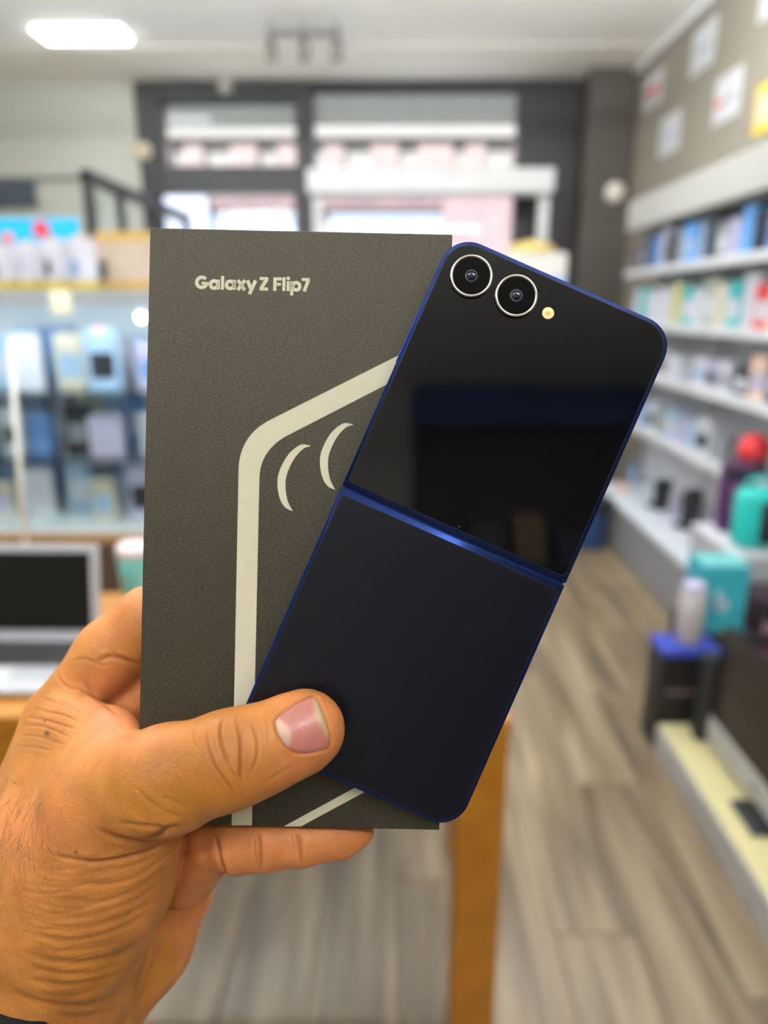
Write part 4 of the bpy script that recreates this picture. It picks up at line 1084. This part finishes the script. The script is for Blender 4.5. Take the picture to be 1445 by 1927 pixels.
for pts, dp, w in [
    # thumb knuckle
    ([(363, 1372), (362, 1392), (372, 1408)], .22, 3.0), ([(390, 1366), (389, 1398), (402, 1438), (424, 1470), (441, 1494)], .42, 3.2),
    ([(419, 1350), (414, 1380), (420, 1412), (430, 1440)], .60, 3.0), ([(444, 1349), (452, 1390), (453, 1425), (452, 1455), (456, 1478)], .60, 3.0),
    ([(472, 1358), (483, 1390), (484, 1425), (470, 1458)], .40, 3.2), ([(500, 1352), (506, 1380), (502, 1410)], .15, 3.0), ([(430, 1440), (440, 1458), (452, 1460)], .25, 2.6),
    ([(505, 1470), (530, 1452), (548, 1440)], .18, 3.5), ([(452, 1478), (458, 1496), (466, 1504)], .2, 3.0),
    # folds where the thumb leaves the wrist
    ([(258, 1484), (284, 1510), (320, 1530), (352, 1538)], .22, 4.0), ([(300, 1500), (330, 1508), (352, 1520)], .15, 3),
    ([(180, 1560), (230, 1580), (275, 1582), (305, 1568), (318, 1560), (345, 1556)], 1.15, 5.5), ([(222, 1548), (262, 1553), (298, 1556), (312, 1562)], .55, 4.0),
    ([(105, 1610), (170, 1622), (225, 1616), (280, 1600), (322, 1578)], .75, 4.5), ([(205, 1590), (250, 1596), (290, 1588)], .30, 3.5),
    ([(130, 1662), (190, 1664), (250, 1652), (300, 1620), (328, 1596)], .50, 4.5), ([(180, 1640), (240, 1632), (290, 1612)], .22, 4),
    ([(110, 1694), (170, 1697), (230, 1684), (290, 1648), (322, 1620)], .42, 4.5), ([(100, 1722), (150, 1728), (200, 1716), (260, 1690), (300, 1660)], .30, 4.0),
    ([(80, 1744), (130, 1750), (180, 1742), (240, 1722), (285, 1692)], .52, 4.5), ([(60, 1752), (110, 1768), (170, 1764), (230, 1746), (280, 1712)], .62, 4.5),
    ([(50, 1784), (110, 1790), (170, 1784), (225, 1770)], .40, 4.0), ([(40, 1790), (100, 1806), (160, 1810), (220, 1796), (272, 1762)], .85, 5.5),
    ([(50, 1818), (110, 1830), (170, 1830), (230, 1808)], .70, 5.0), ([(60, 1842), (120, 1852), (180, 1846), (240, 1822)], .80, 5.0),
    ([(70, 1868), (120, 1872), (170, 1862), (215, 1842)], .55, 4.5), ([(20, 1860), (60, 1880), (120, 1892), (180, 1888), (230, 1862)], .95, 6.0), ([(100, 1905), (150, 1912), (200, 1900)], .6, 5),
    # web between thumb and index finger
    ([(108, 1258), (112, 1278), (130, 1294), (160, 1300), (182, 1312)], .30, 3.0), ([(158, 1282), (172, 1304), (200, 1328), (222, 1344)], .5, 4.0),
    ([(135, 1243), (160, 1240), (185, 1250), (210, 1252)], .28, 2.8), ([(180, 1246), (205, 1236), (230, 1240), (262, 1250)], .65, 4.0), ([(205, 1222), (230, 1238), (262, 1252)], .4, 3.5),
    ([(185, 1362), (210, 1364), (232, 1356)], .22, 2.6), ([(195, 1384), (215, 1372), (240, 1362)], .25, 2.6), ([(200, 1398), (225, 1388), (250, 1390)], .2, 2.5), ([(212, 1372), (222, 1384), (234, 1394)], .2, 2.4),
    ([(76, 1312), (100, 1322), (128, 1330), (150, 1340)], .26, 2.6), ([(62, 1332), (90, 1340), (120, 1346), (150, 1360)], .30, 2.6), ([(52, 1350), (80, 1354), (110, 1362), (145, 1374)], .30, 2.6),
    ([(44, 1366), (76, 1366), (104, 1376), (136, 1390)], .28, 2.6), ([(90, 1316), (118, 1322), (142, 1330)], .2, 2.4), ([(40, 1384), (70, 1386), (100, 1394), (126, 1404)], .22, 2.6), ([(30, 1404), (64, 1406), (98, 1414)], .2, 2.6),
]:
    lower = min(p[1] for p in pts) > 1585
    crease(pts, dp * (.55 if lower else .8), w * (1.25 if lower else 1.0))
for k_ in range(26):   # fine secondary wrinkles between the long folds
    y_ = 1600 + k_ * 11.5; x0_ = 30 + 50 * rs0.rand(); x1_ = 150 + 170 * rs0.rand() * max(.3, 1 - abs(y_ - 1700) / 260)
    sag = 10 + 8 * rs0.rand(); rise = (x1_ - x0_) * .16
    crease([(x0_, y_), (x0_ + (x1_ - x0_) * .4, y_ + sag), (x1_, y_ + sag - rise)], .05 + .07 * rs0.rand(), 3.2)
for pts, dp, w in [  # little finger and the edge of the palm
    ([(404, 1570), (411, 1600), (418, 1630), (428, 1656)], .75, 4.0), ([(484, 1566), (490, 1600), (489, 1640)], .5, 4.5), ([(476, 1570), (480, 1600), (482, 1630)], .3, 3.0), ([(557, 1566), (564, 1592), (568, 1630)], .5, 4.5), ([(548, 1572), (554, 1600)], .25, 3),
    ([(334, 1612), (352, 1632), (378, 1652), (398, 1674)], 1.0, 4.5), ([(270, 1780), (268, 1810), (258, 1850), (248, 1890)], .5, 5), ([(240, 1830), (225, 1870), (205, 1910)], .55, 5), ([(300, 1770), (280, 1830), (250, 1900)], .25, 5)]:
    crease(pts, dp, w, dmin=221.0 if pts[0][1] < 1600 else 252.0)
# the nail fold sinks a little around the nail
NAIL = [(519, 1357), (528, 1345), (545, 1333), (565, 1321), (583, 1313), (595, 1317), (607, 1340), (616, 1368), (620, 1394), (616, 1408), (600, 1413), (584, 1417), (562, 1417), (545, 1409), (532, 1396), (523, 1380), (519, 1366), (519, 1357)]
crease(NAIL, .38, 3.4, taper=False, dmax=TH)
# fine crossing lines of dry skin over the back of the wrist
rs = np.random.RandomState(3)
wob = np.sin(U * .045 + Vv * .21 + 2 * np.sin(U * .021)) * np.clip((Vv - 1585) / 60, 0, 1) * np.clip((1900 - Vv) / 60, 0, 1) * np.clip((330 - U) / 60, 0, 1)
disp += 0.02 * wob * front * (co[:, 2] < 250)
co2 = co + no * disp[:, None]
# nail bed flattening keeps the nail proud of the skin
# skin tint: ruddier on the web, fingertips and nail fold, paler on the palm side
def blob(cx, cy, rx, ry):
    return np.exp(-(((U - cx) / rx) ** 2 + ((Vv - cy) / ry) ** 2))
tan = np.array((0.475, 0.182, 0.042)); pink = np.array((0.63, 0.212, 0.082)); deep = np.array((0.36, 0.120, 0.018)); olive = np.array((0.41, 0.168, 0.020))
f_pink = np.clip(0.95 * blob(215, 1370, 70, 45) * (co[:, 2] < 275) + 0.75 * blob(215, 1300, 60, 50) + 0.7 * blob(565, 1440, 60, 28) + 0.6 * blob(545, 1318, 50, 18) + 0.55 * blob(625, 1370, 28, 60) + 0.45 * blob(60, 1560, 110, 70) + 0.35 * blob(240, 1150, 70, 60), 0, 1) * front
palmside = ((Vv > 1555) & (co[:, 2] > 228) & (U > 330)).astype(np.float32)
f_pink = np.maximum(f_pink, 0.55 * palmside)
f_deep = np.clip(0.9 * blob(350, 1455, 130, 60) + 0.45 * blob(430, 1420, 60, 70) + 0.4 * blob(230, 1440, 60, 30), 0, 1)
f_olive = np.clip(blob(300, 1510, 120, 50) + 0.7 * blob(200, 1830, 200, 60), 0, 1)
tint = tan[None] + f_pink[:, None] * (pink - tan)[None]
tint += f_deep[:, None] * (deep - tan)[None] * .5 + f_olive[:, None] * (olive - tan)[None] * .7
tint *= (1 - 0.42 * dark)[:, None] * np.array((1.0, 0.94, 0.88))[None] ** dark[:, None]  # shade of the creases darkened into the skin colour
mole = 0
for mx, my, mr in ((88, 1380, 5.5), (84, 1357, 3.5), (143, 1603, 3.5), (28, 1473, 2.5)):
    mole = np.maximum(mole, np.exp(-(((U - mx) ** 2 + (Vv - my) ** 2) / mr ** 2)) * front)
tint = tint * (1 - 0.72 * mole)[:, None]
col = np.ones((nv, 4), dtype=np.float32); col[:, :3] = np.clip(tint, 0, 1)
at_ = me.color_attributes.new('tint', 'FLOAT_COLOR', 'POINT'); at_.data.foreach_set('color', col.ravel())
# camera mm -> world
R3 = np.array(CAM.to_3x3()); C3 = np.array(CAM.translation)
def to_world(c):
    v = np.stack([c[:, 0], -c[:, 1], -c[:, 2]], 1) * MM
    return v @ R3.T + C3
HAND_O = to_world(hp(54, 1945, 262)[None])[0]
me.vertices.foreach_set('co', (to_world(co2) - HAND_O).astype(np.float32).ravel())
me.update()
def skin_material():
    m = bpy.data.materials.new('skin'); m.use_nodes = True
    n = m.node_tree.nodes; L = m.node_tree.links; b = n['Principled BSDF']
    at = n.new('ShaderNodeAttribute'); at.attribute_name = 'tint'
    tc = n.new('ShaderNodeTexCoord')
    n1 = n.new('ShaderNodeTexNoise'); n1.inputs['Scale'].default_value = 95; n1.inputs['Detail'].default_value = 5; L.new(tc.outputs['Object'], n1.inputs['Vector'])
    mr = n.new('ShaderNodeMapRange'); mr.inputs['From Min'].default_value = .3; mr.inputs['From Max'].default_value = .7; mr.inputs['To Min'].default_value = .84; mr.inputs['To Max'].default_value = 1.14
    L.new(n1.outputs['Fac'], mr.inputs['Value'])
    hs = n.new('ShaderNodeHueSaturation'); L.new(at.outputs['Color'], hs.inputs['Color']); L.new(mr.outputs[0], hs.inputs['Value'])
    L.new(hs.outputs[0], b.inputs['Base Color'])
    b.inputs['Roughness'].default_value = 0.46
    b.inputs['Specular IOR Level'].default_value = 0.3
    b.inputs['Subsurface Weight'].default_value = 0.25
    b.inputs['Subsurface Radius'].default_value = (1.0, 0.35, 0.15)
    b.inputs['Subsurface Scale'].default_value = 0.0025
    vo = n.new('ShaderNodeTexVoronoi'); vo.inputs['Scale'].default_value = 1150; L.new(tc.outputs['Object'], vo.inputs['Vector'])
    n2 = n.new('ShaderNodeTexNoise'); n2.inputs['Scale'].default_value = 420; n2.inputs['Detail'].default_value = 4; L.new(tc.outputs['Object'], n2.inputs['Vector'])
    ad = n.new('ShaderNodeMath'); ad.operation = 'ADD'; L.new(vo.outputs['Distance'], ad.inputs[0]); L.new(n2.outputs['Fac'], ad.inputs[1])
    bp = n.new('ShaderNodeBump'); bp.inputs['Strength'].default_value = 0.35; bp.inputs['Distance'].default_value = 0.0003
    L.new(ad.outputs[0], bp.inputs['Height']); L.new(bp.outputs['Normal'], b.inputs['Normal'])
    return m
me.materials.clear()
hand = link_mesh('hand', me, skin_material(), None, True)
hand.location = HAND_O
tag(hand, "person's tanned left hand gripping the black box, thumb pressed across the blue phone", 'hand')

# thumbnail: a curved plate over the traced nail bed
cs = spline(NAIL[:-1] + [NAIL[0]], 4)[:-1]
cen = np.array((566.0, 1366.0))
ax_t = np.array((math.cos(math.radians(-21)), math.sin(math.radians(-21)))); ax_s = np.array((-ax_t[1], ax_t[0]))
rings = [1.0, 0.97, .88, .75, .6, .45, .3, .15]
npts = []
for r in rings:
    npts.append(cen + (cs - cen) * r)
npts = np.concatenate(npts + [cen[None]])
def skin_depth(p):
    lo_, hi_ = np.full(len(p), 190.0), np.full(len(p), 216.0)
    f0 = np.linspace(190, 216, 105)
    dirs = np.stack([(p[:, 0] - CXP) / FPX, (p[:, 1] - CYP) / FPX, np.ones(len(p))], 1)
    best = np.full(len(p), 206.0); done = np.zeros(len(p), bool)
    for z in f0:
        s = hand_sdf((dirs[:, 0] * z).astype(np.float32), (dirs[:, 1] * z).astype(np.float32), np.full(len(p), z, np.float32))
        hit = (s < 0) & ~done; best[hit] = z; done |= hit
    return best, dirs
zz, dirs = skin_depth(npts)
rel = npts - cen
ss = rel @ ax_s; tt = rel @ ax_t
# smooth plate: fit a quadric to the depths so the plate is clean
A = np.stack([np.ones(len(ss)), ss, tt, ss ** 2, tt ** 2, ss * tt, ss ** 4 * 1e-4], 1)
cf, *_ = np.linalg.lstsq(A, zz, rcond=None)
zf = A @ cf
rr = np.repeat(rings + [0.0], [len(cs)] * len(rings) + [1])
lift = 0.42 * np.clip((1.0 - rr) / 0.10, 0, 1) - 0.15 * (rr > .99) + 0.18 * np.clip((tt - 25) / 25, 0, 1)
nco = dirs * (zf - lift)[:, None]
K = len(cs); faces = []
for i in range(len(rings) - 1):
    for j in range(K):
        k2 = (j + 1) % K
        faces.append((i * K + j, i * K + k2, (i + 1) * K + k2, (i + 1) * K + j))
last = (len(rings) - 1) * K
for j in range(K): faces.append((last + j, last + (j + 1) % K, len(npts) - 1))
nm = bpy.data.meshes.new('thumbnail'); nm.from_pydata((to_world(nco) - HAND_O).tolist(), [], faces)
pinkn = np.array((0.42, 0.145, 0.115)); lun = np.array((0.50, 0.29, 0.215)); edge = np.array((0.44, 0.31, 0.15))
wl = np.clip((-(tt + 22) / 7 - (ss / 22) ** 2 * 1.2 + .6), 0, 1); we = np.clip((tt - 30 - 0.004 * ss ** 2) / 9, 0, 1)
nc = pinkn[None] + wl[:, None] * (lun - pinkn)[None]; nc = nc + we[:, None] * (edge - nc)
nc *= (1 + 0.05 * np.sin(ss * .9))[:, None]
colr = np.ones((len(npts), 4), np.float32); colr[:, :3] = nc
na = nm.color_attributes.new('tint', 'FLOAT_COLOR', 'POINT'); na.data.foreach_set('color', colr.ravel())
def nail_material():
    m = bpy.data.materials.new('nail'); m.use_nodes = True
    n = m.node_tree.nodes; L = m.node_tree.links; b = n['Principled BSDF']
    at = n.new('ShaderNodeAttribute'); at.attribute_name = 'tint'; L.new(at.outputs['Color'], b.inputs['Base Color'])
    tc = n.new('ShaderNodeTexCoord'); nz = n.new('ShaderNodeTexNoise'); nz.inputs['Scale'].default_value = 300; L.new(tc.outputs['Object'], nz.inputs['Vector'])
    bp = n.new('ShaderNodeBump'); bp.inputs['Strength'].default_value = .12; bp.inputs['Distance'].default_value = .0002; L.new(nz.outputs['Fac'], bp.inputs['Height']); L.new(bp.outputs['Normal'], b.inputs['Normal'])
    b.inputs['Roughness'].default_value = .30
    return m
nail = link_mesh('thumbnail', nm, nail_material(), hand, True)
nail['label'] = 'short pink thumbnail with pale half moon'
ms = nail.modifiers.new('sub', 'SUBSURF'); ms.levels = 1; ms.render_levels = 2

# black sleeve around the wrist
def arm_frame(px, py, d): return to_world(hp(px, py, d)[None])[0]
A0 = Vector(arm_frame(54, 1945, 262)); A1 = Vector(arm_frame(-215, 2260, 266))
ax = (A1 - A0).normalized()
u = ax.cross(Vector((0, 0, 1))).normalized(); w_ = ax.cross(u)
sb = bmesh.new(); rings_ = []
toward = -(CAM.to_3x3() @ Vector((0, 0, -1)))
for t, r in ((.004, .0305), (.0, .0330), (.003, .0345), (.02, .0355), (.045, .037), (.085, .039), (.13, .041), (.20, .044), (.27, .047)):
    ring_ = []
    for k in range(40):
        rad = u * math.cos(2 * math.pi * k / 40) + w_ * math.sin(2 * math.pi * k / 40)
        fr_ = max(0.0, rad.dot(toward))       # the cuff rides up on the thumb side
        ring_.append(sb.verts.new(A0 - Vector(HAND_O) + ax * (t - .038 * fr_ * max(0, 1 - t / .1)) + rad * (r + .0008 * math.sin(5 * 2 * math.pi * k / 40 + t * 90))))
    rings_.append(ring_)
for a_r, b_r in zip(rings_[:-1], rings_[1:]):
    for i in range(40):
        j = (i + 1) % 40; sb.faces.new((a_r[i], a_r[j], b_r[j], b_r[i]))
sb.faces.new(rings_[-1])
slv = obj('sleeve', sb, mat('black_knit', rgb(9, 9, 10), .95, vary=.2, scale=300, bump=.5, bump_scale=900), hand, True)
slv['label'] = 'black sleeve cuff at the wrist'

# fine dark hairs on the wrist and the thumb's back
rh = np.random.RandomState(21)
fr_i = np.nonzero((front > .3) & (U > -20) & (U < 175) & (Vv > 1440) & (Vv < 1790) & (co[:, 2] < 262))[0]
dens = np.exp(-((U[fr_i] - 20) / 75) ** 2) * np.exp(-((Vv[fr_i] - 1590) / 110) ** 2)
pick = list(rh.choice(fr_i, 230, p=dens / dens.sum()))
fr_t = np.nonzero((front > .3) & (U > 285) & (U < 375) & (Vv > 1410) & (Vv < 1470) & (co[:, 2] < 215))[0]
pick_t = list(rh.choice(fr_t, 26))
hv, hf = [], []
def hair(i, length, ang, curl):
    p = co2[i].astype(float); n_ = no[i].astype(float)
    d_ = np.array((math.cos(ang), math.sin(ang), 0.0)); d_ -= n_ * (d_ @ n_); d_ /= np.linalg.norm(d_)
    s_ = np.cross(n_, d_); N = 6; base_ = len(hv)
    for k in range(N):
        t = k / (N - 1)
        q = p + d_ * length * t + s_ * curl * length * t * t + n_ * (0.05 + 0.35 * math.sin(t * 2.6) * min(1, length / 6))
        r_ = 0.042 * (1 - .75 * t)
        for m_ in range(3):
            a_ = 2 * math.pi * m_ / 3
            hv.append(q + (s_ * math.cos(a_) + n_ * math.sin(a_)) * r_)
    for k in range(N - 1):
        for m_ in range(3):
            m2 = (m_ + 1) % 3
            hf.append((base_ + k * 3 + m_, base_ + k * 3 + m2, base_ + k * 3 + 3 + m2, base_ + k * 3 + 3 + m_))
for i in pick: hair(i, rh.uniform(2.5, 7.0), math.radians(rh.normal(70, 32)), rh.uniform(-.5, .5))
for i in pick_t: hair(i, rh.uniform(1.2, 2.4), math.radians(rh.normal(15, 18)), rh.uniform(-.3, .3))
hm = bpy.data.meshes.new('hair'); hm.from_pydata((to_world(np.array(hv)) - HAND_O).tolist(), [], hf)
hair_o = link_mesh('hair', hm, mat('hair_dark', rgb(42, 28, 20), .5, vary=.2, scale=300), hand, True)
hair_o['kind'] = 'stuff'; hair_o['label'] = 'fine dark hairs on the wrist'
